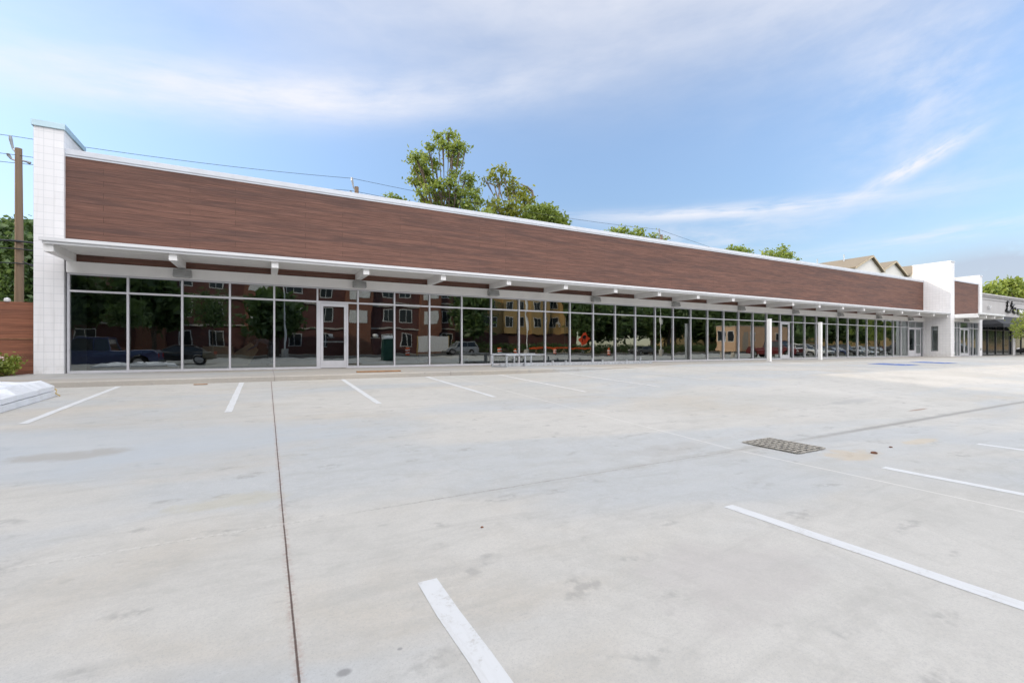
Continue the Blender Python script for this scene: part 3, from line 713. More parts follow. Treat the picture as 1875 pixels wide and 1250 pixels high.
cl = [clump(x, y, r, 34, int(r * r * 4.0), random.uniform(-2, 2)) for x, y, r in ((1815, 533, 9), (1830, 527, 11), (1848, 523, 11), (1865, 527, 11), (1880, 532, 13), (1840, 538, 12), (1865, 542, 14), (1895, 545, 18))]
tree('spreading_tree', 'broad spreading tree behind the grey shop roof', (136, 34, gz), cl, 'leaf_mid', .42, .6, None, 11)
# grove beyond the left fence
cl = [clump(x, y, r, 48, int(r * r * 1.6), random.uniform(-2, 2)) for x, y, r in
      ((5, 430, 22), (30, 422, 20), (52, 425, 18), (-15, 450, 30), (25, 455, 30), (60, 455, 26), (5, 490, 34), (45, 490, 32), (15, 525, 34), (55, 525, 30), (85, 470, 30), (-30, 500, 40), (30, 560, 34), (-10, 560, 34), (70, 560, 30))]
tree('dark_tree', 'large dark green tree behind the timber fence and the nearest pole', (-16.5, 48, gz), cl, 'leaf_dark', .24, .45, None, 12)

# street tree at the right edge, shrub by the fence
cl = [clump(x, y, r, 13.6, n, dy) for x, y, r, n, dy in ((1868, 590, 12, 190, 0), (1858, 600, 10, 130, -.3), (1880, 585, 16, 240, .4), (1872, 610, 14, 200, .2), (1862, 615, 8, 90, .3), (1890, 605, 18, 240, -.2), (1876, 573, 9, 110, 0))]
tree('young_tree', 'young bright green tree at the right edge in front of the awning', (57.5, 13.6, -.02), cl, 'leaf_bright', .085, .06, None, 13)
sh_ = thing('flowering_shrub', 'low green shrub with pale pink flowers at the foot of the timber fence', 'shrub', (-6.9, 18.2, -.01))
g = []
for i in range(20):
    x = -8.5 + i * .113; g.append((x + random.uniform(-.05, .05), 18.25 + random.uniform(-.28, .25), .27 + random.uniform(-.06, .12), .22, .22, .26, 230))
m = MB()
for i in range(30):
    x = random.uniform(-8.4, -6.5); m.tube([(x, 18.3, -.02), (x + random.uniform(-.15, .15), 18.3 + random.uniform(-.2, .2), random.uniform(.2, .5))], [.008, .003], 4, False)
m.build('stem', 'bark', sh_)
build_leaves(leaf_mesh(g, .045, 21), 'foliage', 'leaf_bright', sh_)
fl = []
for i in range(26):
    x = random.uniform(-8.3, -6.4); fl.append((x, 18.2 + random.uniform(-.28, .2), random.uniform(.46, .64), .04, .04, .03, 12))
build_leaves(leaf_mesh(fl, .028, 22, .9), 'flower', 'flower', sh_)

# ------------------------------------------------------------------ timber fence
fe = thing('timber_fence', 'brown horizontal timber board fence left of the white block pier', 'fence', (-9, 19.3, 0))
MB().box(-15.8, -6.16, 19.28, 19.33, -.02, 2.18).build('board_panel', 'fence', fe)
MB().box(-15.8, -6.16, 19.262, 19.2795, 1.055, 1.072).build('joint_trim', 'board_brown', fe)
for x in (-15.7, -13.3, -10.9, -8.5): MB().box(x - .05, x + .05, 19.332, 19.43, -.1, 2.17).build('post', 'board_brown', fe)
q = MB(); q.lathe([(.001, .0), (.07, 0), (.08, .05), (.06, .1), (.001, .13)], (-6.92 + .05, 19.3, 2.181), 12)
tag(q.build('security_camera', 'white_metal'), 'small white dome device on top of the timber fence', 'security camera')

# ------------------------------------------------------------------ utility poles and wires
def pole(x, y, top, label, arms=True):
    t = thing('utility_pole', label, 'utility pole', (x, y, gz), 'utility poles behind the shop')
    m = MB(); m.tube([(x, y, gz), (x + .03, y, 5), (x, y, top)], [.2, .175, .14], 12); m.build('pole_shaft', 'pole', t)
    for dx, z0, dz in ((-.35, top - .35, .95), (-.45, top - .7, .35), (.5, top - .6, -.1)):
        b = MB(); b.tube([(x, y, z0), (x + dx * .6, y, z0 + dz * .3)], [.05, .05], 6)
        a = b.build('insulator_arm', 'galv', t)
        q = MB(); q.tube([(x + dx * .6, y, z0 + dz * .3), (x + dx * .85, y, z0 + dz * .8), (x + dx * .9, y, z0 + dz)], [.05, .08, .065], 8); q.build('insulator', 'porcelain', a)
    return t
PY = 33.5
p1 = at(34, 272, PY); p2 = at(653, 345, PY); p3 = at(1211, 432, PY)
pole(p1.x, PY, p1.z, 'tall weathered wooden pole rising above the timber fence')
pole(p2.x, PY, p2.z + .1, 'pole top peeping over the roof, left of the tallest tree')
pole(p3.x, PY, p3.z + .1, 'pole top peeping over the far roof beside the spiky treetop sprays')
def wire(pts, label, r=.014):
    """hangs in a shallow sag between given points"""
    P = []
    for a, b in zip(pts[:-1], pts[1:]):
        for i in range(12):
            t = i / 12; q = a.lerp(b, t); q.z -= 4 * t * (1 - t) * min(.5, (b - a).length * .012); P.append(q)
    P.append(pts[-1]); o = MB().tube(P, r, 5).build('power_line', 'wire')
    return tag(o, label, 'power line', 'overhead wires')
fx = at(1400, 476, PY); fx.x += 6; fx.z = p3.z - .2
lft = Vector((p1.x - 14, PY + .05, 0))
wire([lft + Vector((0, 0, p1.z + .65)), Vector((p1.x - .3, PY, p1.z + .6)), Vector((p2.x - .3, PY, p2.z + .65)), Vector((p3.x - .3, PY, p3.z + .6)), Vector((90, PY + 4, p3.z - 3))], 'topmost thin wire strung from pole top to pole top')
wire([lft + Vector((0, -.1, p1.z - .45)), Vector((p1.x - .4, PY - .1, p1.z - .4)), Vector((p2.x - .4, PY - .1, p2.z - .25)), Vector((p3.x - .4, PY - .1, p3.z - .3)), Vector((90, PY + 4, p3.z - 4))], 'second thin wire, carried on the left arms of the poles')
wire([lft + Vector((0, .2, p1.z - .75)), Vector((p1.x + .45, PY + .2, p1.z - .7)), Vector((p2.x + .45, PY + .2, p2.z - .6)), Vector((p3.x + .45, PY + .2, p3.z - .6))], 'third thin wire, carried on the right arms of the poles')
for k, (z, r, lab) in enumerate(((6.35, .055, 'thickest black cable crossing the nearest pole in front of the dark tree'), (5.95, .03, 'thin black cable just below the thickest cable at the nearest pole'), (5.2, .03, 'black cable furthest down the nearest pole'))):
    wire([lft + Vector((0, -.25, z + .15)), Vector((p1.x - .05, PY - .25, z)), Vector((p2.x, PY - .25, z - .1))], lab, r)
wire([Vector((p1.x + .25, PY - .26, 5.3)), Vector((p1.x + 2.5, PY - .6, 4.2)), Vector((p1.x + 6, PY - 1.9, 5.2))], 'pale service cable sagging from the nearest pole to the shop', .03)

# ------------------------------------------------------------------ townhouses
def townhouse(x0, x1, ax, y0, label):
    t = thing('townhouse', label, 'house', ((x0 + x1) / 2, y0, gz), 'gabled townhouses behind the shop')
    ev, ap, dep = 15.8, 18.2, 14
    m = MB(); m.prism([(x0, y0, gz), (x1, y0, gz), (x1, y0, ev), (ax, y0, ap - .15), (x0, y0, ev)], (0, dep, 0)); m.build('wall', 'siding_white', t)
    def slope(xe, ze, sgn):
        m = MB(); dx = xe - ax; dz = ze - ap; k = 1.12
        q = [(ax, y0 - .5, ap + .02), (ax + dx * k, y0 - .5, ap + .02 + dz * k), (ax + dx * k, y0 - .5, ap + .25 + dz * k), (ax, y0 - .5, ap + .25)]
        m.prism(q, (0, dep + 1, 0)); r = m.build('roof', 'shingle', t)
        MB().prism([(ax, y0 - .56, ap - .12), (ax + dx * k, y0 - .56, ap - .12 + dz * k), (ax + dx * k, y0 - .56, ap + .2 + dz * k), (ax, y0 - .56, ap + .2)], (0, .05, 0)).build('barge_board', 'trim_cream', r)
    slope(x0, ev, -1); slope(x1, ev, 1)
    for yy in (y0 + 4, y0 + 9):
        MB().tube([(ax - 1.2, yy, ap - .6), (ax - 1.2, yy, ap + 1.)], .12, 8).build('vent_pipe', 'galv', t)
    for xx in (x0 + 2, x1 - 3):
        w = MB().box(xx, xx + 1.2, y0 - .06, y0 - .002, 12.5, 14.2).build('window', 'window_trim', t)
        MB().box(xx + .1, xx + 1.1, y0 - .08, y0 - .061, 12.6, 14.1).build('pane', 'window_dark', w)
    return t
townhouse(96.6, 106.3, 102.3, 45, 'nearest pale gabled townhouse with the brown roof ridge running back, above the roofline')
townhouse(107.0, 117.6, 112.9, 45.6, 'second gabled townhouse, between the nearest one and the one half behind the wing wall')
townhouse(118.2, 128, 122.6, 45.2, 'gabled townhouse partly hidden behind the white wing wall')

# ------------------------------------------------------------------ small things on the walk and lot
def white_post(x, y, label):
    t = thing('square_post', label, 'post', (x, y, 0), 'white square posts')
    MB().box(x - .09, x + .09, y - .09, y + .09, -.05, 2.42).build('shaft', 'white_paint', t, .01)
    MB().box(x - .1, x + .1, y - .1, y + .1, 2.421, 2.44).build('cap', 'white_paint', t, .006)
    MB().box(x - .13, x + .13, y - .13, y + .13, -.04, .012).build('base_plate', 'galv', t)
white_post(25.3, 16.1, 'tall white square post nearer to the metal rack, in front of a door')
white_post(31.6, 16.7, 'tall white square post nearer to the white wing wall')
# galvanised rack + loose rails leaning along the glass
rk = thing('metal_rack', 'galvanised metal rail frame standing on the walk against the shopfront', 'rack', (9.5, 17.4, 0))
def rail(p, q, w=.04, nm='rail'):
    MB().tube([p, q], w, 4).build(nm, 'galv', rk)
rail((8.25, 17.2, .5), (10.9, 18.1, .5), .045, 'top_rail'); rail((8.6, 16.55, .48), (11.0, 17.4, .48), .035, 'top_rail')
for x, y in ((8.3, 17.2), (8.65, 16.6), (9.55, 17.6), (9.75, 17.0), (10.1, 17.1)): MB().tube([(x, y, .0), (x, y, .47)], .04, 6).build('leg', 'galv', rk)
for (x0, y0), (x1, y1) in (((8.25, 17.2), (8.65, 16.6)), ((9.55, 17.6), (9.75, 17.0))): rail((x0, y0, .03), (x1, y1, .03), .03, 'foot')
rl = thing('loose_rail', 'galvanised rail with upright lugs lying on the walk, beside the standing rack', 'rail', (12, 17.6, 0))
m = MB(); m.box(8.6, 17.2, 17.05, 17.17, .005, .12); m.build('channel', 'galv', rl)
for x in (11.2, 11.9, 13.4, 14.0, 15.5, 16.4): MB().box(x, x + .06, 17.07, 17.15, .121, .33 if x in (13.4, 16.4) else .22).build('lug', 'galv', rl)
tag(MB().box(2.55, 3.95, 15.2, 15.38, .003, .045).build('wood_plank', 'board_brown', bevel=.004), 'flat brown plank lying on the walk right of the first glass door', 'plank')
tag(MB().box(.55 - 2.2, .55 - 1.9, 14.2, 14.26, -.155, -.135).build('wood_scrap', 'board_brown'), 'small wood scrap lying at the foot of the kerb', 'wood scrap')
# wrapped sheet stack
st = thing('sheet_stack', 'flat stack of boards wrapped in white plastic film, lying on the lot', 'wrapped boards', (-5.2, 11.4, -.35))
def wrapped(z0, z1, inset, bulge, nm):
    n, k = 16, 22; m = MB(); cor = Vector((-3.86, 12.92, 0)); e1 = Vector((-.02, -1, 0)) * 3.4; e2 = Vector((-1, .08, 0)) * 2.6
    top = []
    for j in range(k + 1):
        for i in range(n + 1):
            u = inset + (1 - 2 * inset) * i / n; v = inset * .5 + (1 - inset) * j / k
            p = cor + e1 * v + e2 * u; zb = float(lot_z(p.x, p.y))
            edge = min(i, n - i, j, k - j)
            w = (0 if edge == 0 else 1) * bulge * (.5 + .5 * math.sin(u * 11 + 3 * math.sin(v * 4)) * math.cos(v * 9 + u * 5) + .6 * random.random())
            top.append((p.x + random.uniform(-.01, .01), p.y + random.uniform(-.01, .01), zb + z1 + w))
    N = (n + 1) * (k + 1); bot = [(x, y, float(lot_z(x, y)) + z0) for x, y, z in top]
    fs = [(j * (n + 1) + i, (j + 1) * (n + 1) + i, (j + 1) * (n + 1) + i + 1, j * (n + 1) + i + 1) for j in range(k) for i in range(n)]
    per = [i for i in range(n + 1)] + [j * (n + 1) + n for j in range(1, k + 1)] + [k * (n + 1) + i for i in range(n - 1, -1, -1)] + [j * (n + 1) for j in range(k - 1, 0, -1)]
    fs += [(per[i], per[(i + 1) % len(per)], N + per[(i + 1) % len(per)], N + per[i]) for i in range(len(per))]
    m.add(top + bot, fs); m.build(nm, 'plastic_wrap', st, smooth=False)
wrapped(.004, .115, 0, 0., 'lower_bundle'); wrapped(.125, .215, .012, .12, 'upper_bundle')
m = MB(); m.tube([(-3.84, 12.90, -.27), (-3.80, 12.88, -.2), (-3.86, 12.86, -.15), (-3.87, 12.93, -.08), (-3.93, 12.96, -.04)], .012, 5); m.build('tape', 'tape', st)
# drain grate
dg = thing('drain_grate', 'rusty cast iron drain grate set in the lot valley', 'drain', (6.17, 3.74, -.53))
gx0, gx1, gy0, gy1 = 5.87, 6.47, 3.36, 4.12; zz = -.522
MB().box(gx0 + .02, gx1 - .02, gy0 + .02, gy1 - .02, zz - .004, zz + .001).build('pit_shade', 'black_metal', dg)  # thin black sheet standing in for the shade below the bars
m = MB(); nx, ny = 4, 10
bw = .024
for i in range(nx + 1):
    x = gx0 + (gx1 - gx0) * i / nx; m.box(x - bw / 2, x + bw / 2, gy0, gy1, zz + .0012, zz + .012)
for j in range(ny + 1):
    y = gy0 + (gy1 - gy0) * j / ny
    for i in range(nx):
        xa = gx0 + (gx1 - gx0) * i / nx + bw / 2; xb = gx0 + (gx1 - gx0) * (i + 1) / nx - bw / 2
        m.box(xa, xb, y - .0125, y + .0125, zz + .0012, zz + .011)
m.build('bars', 'grate_iron', dg)
for x, y, s_, nm, lab in ((6.75, 2.93, .038, 'stone', 'dark stone lying on the lot just beyond the drain grate'), (7.35, 3.0, .022, 'pebble', 'small pebble on the stained concrete right of the drain grate'), (1.41, 3.1, .012, 'pebble', 'tiny pebble on bare concrete past the long dark joint')):
    q = MB(); q.lathe([(.001, 0), (s_, 0), (s_ * .9, s_ * .4), (s_ * .4, s_ * .6), (.001, s_ * .62)], (x, y, float(lot_z(x, y)) + .002), 7)
    tag(q.build(nm, 'rust'), lab, nm)
# ------------------------------------------------------------------ inside the shop: table, cardboard, worker
tb = thing('work_table', 'low black metal bench behind the glass, by the galvanised rack', 'table', (9, 20.2, 0))
MB().box(7.9, 11.2, 19.9, 20.5, .5, .56).build('top', 'black_metal', tb)
for x in (8.0, 8.4, 9.9, 11.1): MB().box(x - .03, x + .03, 19.95, 20.0, -.003, .5).build('leg', 'black_metal', tb)
MB().box(11.4, 17.3, 19.5, 19.6, -.003, .10).build('x', 'black_metal')
o = bpy.data.objects['x']; o.name = 'black_track'; tag(o, 'long black floor track lying inside along the glass, beside the low bench', 'track')
cb = MB()
P1 = [(-1.45, 22.3, .02), (-.70, 22.6, .05), (-.30, 22.4, .72), (-.58, 22.3, 1.02), (-1.15, 22.1, .60)]
cb.add(P1, [(0, 1, 2, 3, 4)]); cb.add([(x, y + .02, z - .02) for x, y, z in P1], [(4, 3, 2, 1, 0)])
tag(cb.build('cardboard_sheet', 'cardboard'), 'bent brown cardboard sheet held by the bending worker', 'cardboard')
cb = MB(); cb.box(-2.35, -1.25, 22.9, 23.5, .36, .86); cb.box(-2.25, -1.35, 23.0, 23.4, -.003, .36)
tag(cb.build('cardboard_box', 'cardboard', bevel=.01), 'long cardboard box on the shop floor left of the bending worker', 'box')
def skin_body(name, verts, edges, radii, mat, parent, root=0, sub=1):
    me = bpy.data.meshes.new(name); off = Vector(parent.location); me.from_pydata([tuple(Vector(v)) for v in verts], edges, [])
    o = bpy.data.objects.new(name, me); col.objects.link(o); o.parent = parent
    md = o.modifiers.new('skin', 'SKIN'); md.use_smooth_shade = True
    for i, r in enumerate(radii):
        me.skin_vertices[0].data[i].radius = (r, r); me.skin_vertices[0].data[i].use_root = (i == root)
    s = o.modifiers.new('sub', 'SUBSURF'); s.levels = sub; s.render_levels = sub
    me.materials.append(M[mat]); return o
wk = thing('person', 'person in dark clothes bending over inside the shop, lifting a cardboard sheet', 'person', (.05, 22.4, 0))
V = [(0.12, 0, .98), (-.10, 0, 1.10), (-.32, 0, 1.14), (-.46, 0, 1.10), (-.56, 0, 1.06),       # pelvis, waist, chest, neck, head base
     (.12, .12, .92), (.06, .15, .50), (.14, .15, .09), (.02, .16, .05),                         # leg
     (.12, -.12, .92), (.16, -.15, .50), (.24, -.15, .09), (.12, -.16, .05),
     (-.36, .2, 1.08), (-.44, .24, .84), (-.60, .2, .70),                                        # arm
     (-.36, -.2, 1.08), (-.46, -.24, .86), (-.64, -.14, .76)]
Ed = [(0, 1), (1, 2), (2, 3), (3, 4), (0, 5), (5, 6), (6, 7), (7, 8), (0, 9), (9, 10), (10, 11), (11, 12), (2, 13), (13, 14), (14, 15), (2, 16), (16, 17), (17, 18)]
Rr = [.15, .14, .16, .06, .055, .095, .065, .048, .04, .095, .065, .048, .04, .06, .045, .032, .06, .045, .032]
for hx, hy, hz, sgn in ((-.60, .2, .70, 1), (-.64, -.14, .76, -1)):       # palms and fingers
    w = 15 if sgn > 0 else 18; p = len(V); V.append((hx - .07, hy, hz - .04)); Ed.append((w, p)); Rr.append(.03)
    for k in range(4):
        a = len(V); off_y = (-.03 + .02 * k); L = (.035, .042, .04, .03)[k]
        V += [(hx - .10, hy + off_y, hz - .06), (hx - .10 - L, hy + off_y, hz - .085), (hx - .10 - L, hy + off_y, hz - .115)]; Ed += [(p, a), (a, a + 1), (a + 1, a + 2)]; Rr += [.009, .0085, .008]
    a = len(V); V += [(hx - .06, hy - .045 * sgn, hz - .03), (hx - .10, hy - .055 * sgn, hz - .05)]; Ed += [(p, a), (a, a + 1)]; Rr += [.011, .009]
skin_body('body', V, Ed, Rr, 'jumper', wk)
hd = MB(); n = 12
def ell(m, c, r, n=12, k=8):
    m.lathe([(max(.001, r[0] * math.sin(PI * i / k)), -r[2] * math.cos(PI * i / k)) for i in range(k + 1)], c, n)
ell(hd, (.05 - .68, 22.4, 1.0), (.085, .085, .115)); hd.tube([(.05 - .76, 22.4, .99), (.05 - .785, 22.4, .965)], [.012, .018], 6)
for s_ in (-1, 1): ell(hd, (.05 - .66, 22.4 + s_ * .086, 1.0), (.02, .01, .03), 6, 5); ell(hd, (.05 - .757, 22.4 + s_ * .03, 1.005), (.008, .008, .006), 6, 5)
hd.build('head', 'skin', wk, smooth=True)
hr = MB(); ell(hr, (.05 - .655, 22.4, 1.035), (.094, .094, .105)); hr.build('hair', 'hair', wk, smooth=True)
tr_ = [(.12, 0, .97), (.12, .12, .9), (.06, .15, .5), (.14, .15, .12), (.12, -.12, .9), (.16, -.15, .5), (.24, -.15, .12)]
skin_body('trousers', tr_, [(0, 1), (1, 2), (2, 3), (0, 4), (4, 5), (5, 6)], [.16, .108, .078, .07, .108, .078, .07], 'denim', wk)
for dx, dy in ((.06, .15), (.16, -.15)):
    q = MB(); q.box(.05 + dx - .12, .05 + dx + .12, 22.4 + dy - .05, 22.4 + dy + .05, .0, .1); q.build('shoe', 'rubber', wk, .03)

# ------------------------------------------------------------------ vehicles
def car(label, mat, loc, rz, kind='suv', group='cars parked around the lot', cat='car'):
    t = thing('parked_car' if kind != 'pickup' else 'pickup_truck', label, cat, (0, 0, 0), group)
    if kind == 'sedan': H, bz, L = 1.45, .92, 4.7; cab = [(-1.75, .95, .72), (-1.05, 1.40, .6), (.35, 1.44, .6), (1.15, .95, .72)]
    elif kind == 'pickup': H, bz, L = 1.85, 1.12, 5.6; cab = [(-.75, 1.12, .8), (-.6, 1.80, .68), (.75, 1.84, .68), (1.45, 1.12, .8)]
    else: H, bz, L = 1.75, 1.05, 4.7; cab = [(-2.2, 1.05, .78), (-1.95, 1.68, .66), (.35, 1.72, .66), (1.15, 1.05, .78)]
    hl = L / 2; W = .9; wr = .34 if kind == 'sedan' else .39; axles = (-hl + .95, hl - .95)
    # lower body: side outline with wheel arches, lofted across the width with tumblehome
    out = []; zb = .28
    def arch(ax):
        return [(ax + (wr + .07) * math.cos(a), wr + (wr + .07) * math.sin(a)) for a in [PI - PI * i / 10 for i in range(11)]]
    low = [(-hl + .05, zb + .1)] + [(x, max(z, zb)) for x, z in arch(axles[0])] + [(x, max(z, zb)) for x, z in arch(axles[1])] + [(hl - .05, zb + .1)]
    hood = bz - (.12 if kind != 'pickup' else .04)
    up = [(hl, .6), (hl - .06, hood - .14), (hl - .35, hood - .04), (1.2, bz), (-hl + .25, bz), (-hl + .03, bz - .18), (-hl, .6)]
    poly = low + up; n = len(poly); m = MB(); rows = []
    for yy, k in ((-W, .0), (-W + .05, .03), (W - .05, .03), (W, .0)):
        rows.append([(x, yy * (1 - .06 * max(0, (abs(x) - hl + .6)) / .6), z + (k if z > .8 else 0)) for x, z in poly])
    vs = [p for r in rows for p in r]
    fs = [tuple(range(n)), tuple(range(3 * n, 4 * n))[::-1]] + [(r * n + i, (r + 1) * n + i, (r + 1) * n + (i + 1) % n, r * n + (i + 1) % n) for r in range(3) for i in range(n)]
    m.add(vs, fs); m.build('body', mat, t, .012)
    # greenhouse: glass block, then roof and pillars
    g = MB(); c = [(x, -w, z) for x, z, w in cab] + [(x, w, z) for x, z, w in cab]
    g.add(c, [(0, 1, 2, 3), (7, 6, 5, 4), (0, 4, 5, 1), (1, 5, 6, 2), (2, 6, 7, 3), (3, 7, 4, 0)]); g.build('window', 'window_dark', t)
    r = MB(); x1, z1, w1 = cab[1]; x2, z2, w2 = cab[2]
    r.box(x1 - .03, x2 + .05, -w1 - .015, w1 + .015, z1 - .03, max(z1, z2) + .05)
    for a, b in ((0, 1), (3, 2)):
        for s_ in (-1, 1): r.tube([(cab[a][0], s_ * (cab[a][2] + .005), cab[a][1]), (cab[b][0], s_ * (cab[b][2] + .01), cab[b][1])], .04, 5)
    for s_ in (-1, 1): r.tube([((x1 + x2) / 2, s_ * (cab[0][2] + .0), bz), ((x1 + x2) / 2, s_ * (w1 + .01), z1)], .035, 5)
    r.build('roof', mat, t, .02)
    for ax in axles:
        for s_ in (-1, 1):
            q = MB(); q.tube([(ax, s_ * (W - .22), wr), (ax, s_ * (W - .01), wr)], wr, 22); wl2 = q.build('wheel', 'rubber', t, .02)
            q = MB(); q.tube([(ax, s_ * (W - .03), wr), (ax, s_ * (W + .005), wr)], wr * .62, 14); q.build('rim', 'rim', wl2)
    for s_ in (-1, 1):
        MB().box(hl - .12, hl - .005, s_ * .62 - .16, s_ * .62 + .16, .66, .80).build('headlight', 'lamp_clear', t, .02)
        MB().box(-hl + .0, -hl + .08, s_ * .7 - .1, s_ * .7 + .1, .72, .95).build('taillight', 'lamp_red', t, .01)
        MB().box(.95, 1.1, s_ * (W + .08) - .08, s_ * (W + .08) + .08, bz, bz + .14).build('mirror', mat, t, .02)
    MB().box(hl - .02, hl + .06, -.8, .8, .38, .55).build('bumper', 'car_grey', t, .02); MB().box(-hl - .06, -hl + .02, -.8, .8, .38, .55).build('bumper', 'car_grey', t, .02)
    z = float(lot_z(loc[0], loc[1])) if loc[1] > -15 else -.3
    return place(t, (loc[0], loc[1], z), rz)
car('dark blue pickup parked in the lot, seen reflected in the first window', 'car_blue', (-8.4, 3.6), PI, 'pickup')
car('black sedan parked past the dark blue pickup, seen reflected in the second window', 'car_black', (-5.6, -3.8), PI, 'sedan')
car('silver estate car on the street, seen reflected behind the orange barrels', 'car_silver', (23.3, -20), PI, 'suv')
car('dark sedan on the street past the orange sign, seen reflected', 'car_grey', (57.7, -21.5), PI, 'sedan')
car('maroon pickup parked before the tan site office, seen reflected', 'car_maroon', (50.2, 6.9), PI / 2, 'pickup')
car('white car reflected in the glass past the second white post', 'car_white', (63.5, 2.6), PI / 2 + .05, 'suv')
for k, (x, mt, kd, lab) in enumerate(((68, 'car_grey', 'suv', 'grey estate car reflected beside the white car'), (71, 'car_blue', 'sedan', 'blue sedan reflected in the far bays of glass'),
                                   (74, 'car_black', 'suv', 'black estate car reflected in the far bays of glass'), (77, 'car_silver', 'sedan', 'silver sedan reflected near the far double doors'), (80.2, 'car_grey', 'sedan', 'grey sedan reflected near the far double doors'), (83, 'car_black', 'sedan', 'black sedan reflected near the far double doors'))):
    car(lab, mt, (x, 1.5 + .4 * k), PI / 2, kd)
car('black car parked before the grey shop at the right edge', 'car_black', (64.6, 13.6), PI / 2 - .1, 'sedan', None)

# ------------------------------------------------------------------ what stands across the lot and street (seen in the glass), plus an unseen shade block
bb = thing('brick_apartment_building', 'dark red brick apartment block across the street, seen reflected in the shopfront', 'building', (8, -32, -.3))
m = MB(); m.box(-22, 27, -46, -32, -.3, 14)
m.box(-22.2, 27.2, -46.2, -31.8, 14.001, 14.5); m.build('wall', 'brick_red', bb)
for x in (-14, -2, 10, 21):
    bay = MB().box(x, x + 3.4, -31.999, -31.1, -.3, 13.99).build('bay', 'brick_bay', bb)
    for z in (3.7, 7.1, 10.4):
        w = MB().box(x + .5, x + 2.9, -31.099, -31.04, z + .6, z + 2.5).build('bay_window', 'window_trim', bay)
for z in (3.4, 6.8, 10.1):
    for a, b in ((-22, -14.01), (-10.59, -2.01), (1.41, 9.99), (13.41, 20.99), (24.41, 27)): MB().box(a, b, -31.99, -31.7, z, z + .22).build('stone_band', 'concrete_base', bb)
first = None
for zf in (.9, 4.6, 8.0, 11.2):
    for x in (-19, -9.5, -6, 2.8, 6.6, 15, 18.2, 24.9):
        if first is None:
            first = bpy.data.objects.new('window', None)
            q = MB(); q.box(x - .1, x + 1.7, -31.99, -31.93, zf - .1, zf + 1.9); first = q.build('window', 'window_trim', bb); fo = (x, zf)
            g = MB(); g.box(x, x + .76, -31.929, -31.92, zf, zf + 1.8); g.box(x + .84, x + 1.6, -31.929, -31.92, zf, zf + 1.8); pn = g.build('pane', 'window_dark', first)
        else:
            c = first.copy(); col.objects.link(c); c.parent = bb; c.location = (x - fo[0], 0, zf - fo[1])
            d = pn.copy(); col.objects.link(d); d.parent = c
tn = thing('tan_brick_building', 'sunlit tan brick apartment block with bay windows, seen reflected in the shopfront', 'building', (42, -40, -.3))
m = MB(); m.box(29, 56, -54, -40, 3.4, 13.5); 
for x in (32, 39, 46, 52): m.box(x, x + 3, -40, -39, 3.4, 14)
m.box(28.8, 56.2, -54.2, -39.8, 13.501, 14.); m.build('wall', 'brick_tan', tn)
MB().box(28.9, 56.1, -54.1, -39.7, -.3, 3.38).build('base_wall', 'brick_red', tn)
first = None
for zf in (4.8, 8.0, 11.0):
    for x in (29.8, 32.6, 36.2, 39.6, 43.4, 46.6, 49.8, 52.6):
        yb = -38.99 if any(a <= x <= a + 3 for a in (32, 39, 46, 52)) else -39.99
        if first is None:
            q = MB(); q.box(x - .1, x + 1.7, yb, yb + .06, zf - .1, zf + 1.8); first = q.build('window', 'window_trim', tn); fo = (x, yb, zf)
            g = MB(); g.box(x, x + .76, yb + .061, yb + .07, zf, zf + 1.7); g.box(x + .84, x + 1.6, yb + .061, yb + .07, zf, zf + 1.7); pn = g.build('pane', 'window_dark', first)
        else:
            c = first.copy(); col.objects.link(c); c.parent = tn; c.location = (x - fo[0], yb - fo[1], zf - fo[2])
            d = pn.copy(); col.objects.link(d); d.parent = c
fl_ = thing('shade_block', 'unseen plain cream block added beyond the left end of the lot to shade it', 'building', (-24, 10, -.5))  # out of view; added and sized to cast shade over the near lot
MB().box(-30, -16, -16, 33.4, -.6, 13.5).build('wall', 'stucco_cream', fl_)
MB().box(-30.2, -15.8, -16.2, 33.6, 13.501, 13.8).build('coping', 'coping_white', fl_)
first = None
for zf in (1, 4.4, 7.6, 10.6):
    for y in range(-13, 32, 5):
        if first is None:
            first = MB().box(-15.995, -15.93, y, y + 1.6, zf, zf + 1.7).build('window', 'window_trim', fl_); pn = MB().box(-15.929, -15.92, y + .1, y + 1.5, zf + .1, zf + 1.6).build('pane', 'window_dark', first); fo = (y, zf)
        else:
            c = first.copy(); col.objects.link(c); c.parent = fl_; c.location = (0, y - fo[0], zf - fo[1]); d = pn.copy(); col.objects.link(d); d.parent = c
# portable toilet
pt = thing('portable_toilet', 'dark green portable toilet with pale roof, seen reflected right of the first door', 'portable toilet', (10.6, -8, -.5))
MB().box(10.0, 11.2, -8.6, -7.4, -.5, 1.65).build('cabin', 'potty_green', pt, .03)
MB().box(10.15, 11.05, -7.399, -7.36, -.4, 1.5).build('door', 'potty_green', pt, .01)
m = MB(); m.prism([(9.95, -8.65, 1.652), (9.95, -7.35, 1.652), (9.95, -7.5, 1.85), (9.95, -8.0, 1.98), (9.95, -8.5, 1.85)], (1.3, 0, 0)); m.build('roof', 'barrel_white', pt)
def barrel(x, y, label):
    z = -.3; t = thing('traffic_barrel', label, 'traffic barrel', (x, y, z), 'orange and white traffic barrels')
    MB().lathe([(.001, 0), (.36, 0), (.36, .08), (.29, .081), (.28, .3), (.26, .7), (.22, 1.0), (.001, 1.01)], (x, y, z), 16).build('drum', 'barrel_orange', t)
    for z0 in (.25, .6): MB().lathe([(.285, z0), (.29, z0 + .01), (.283, z0 + .16), (.27, z0 + .165)], (x, y, z), 16).build('band', 'barrel_white', t)
    MB().lathe([(.001, 0), (.38, 0), (.38, .06), (.001, .07)], (x, y, z + .0), 16).build('base_ring', 'rubber', t)
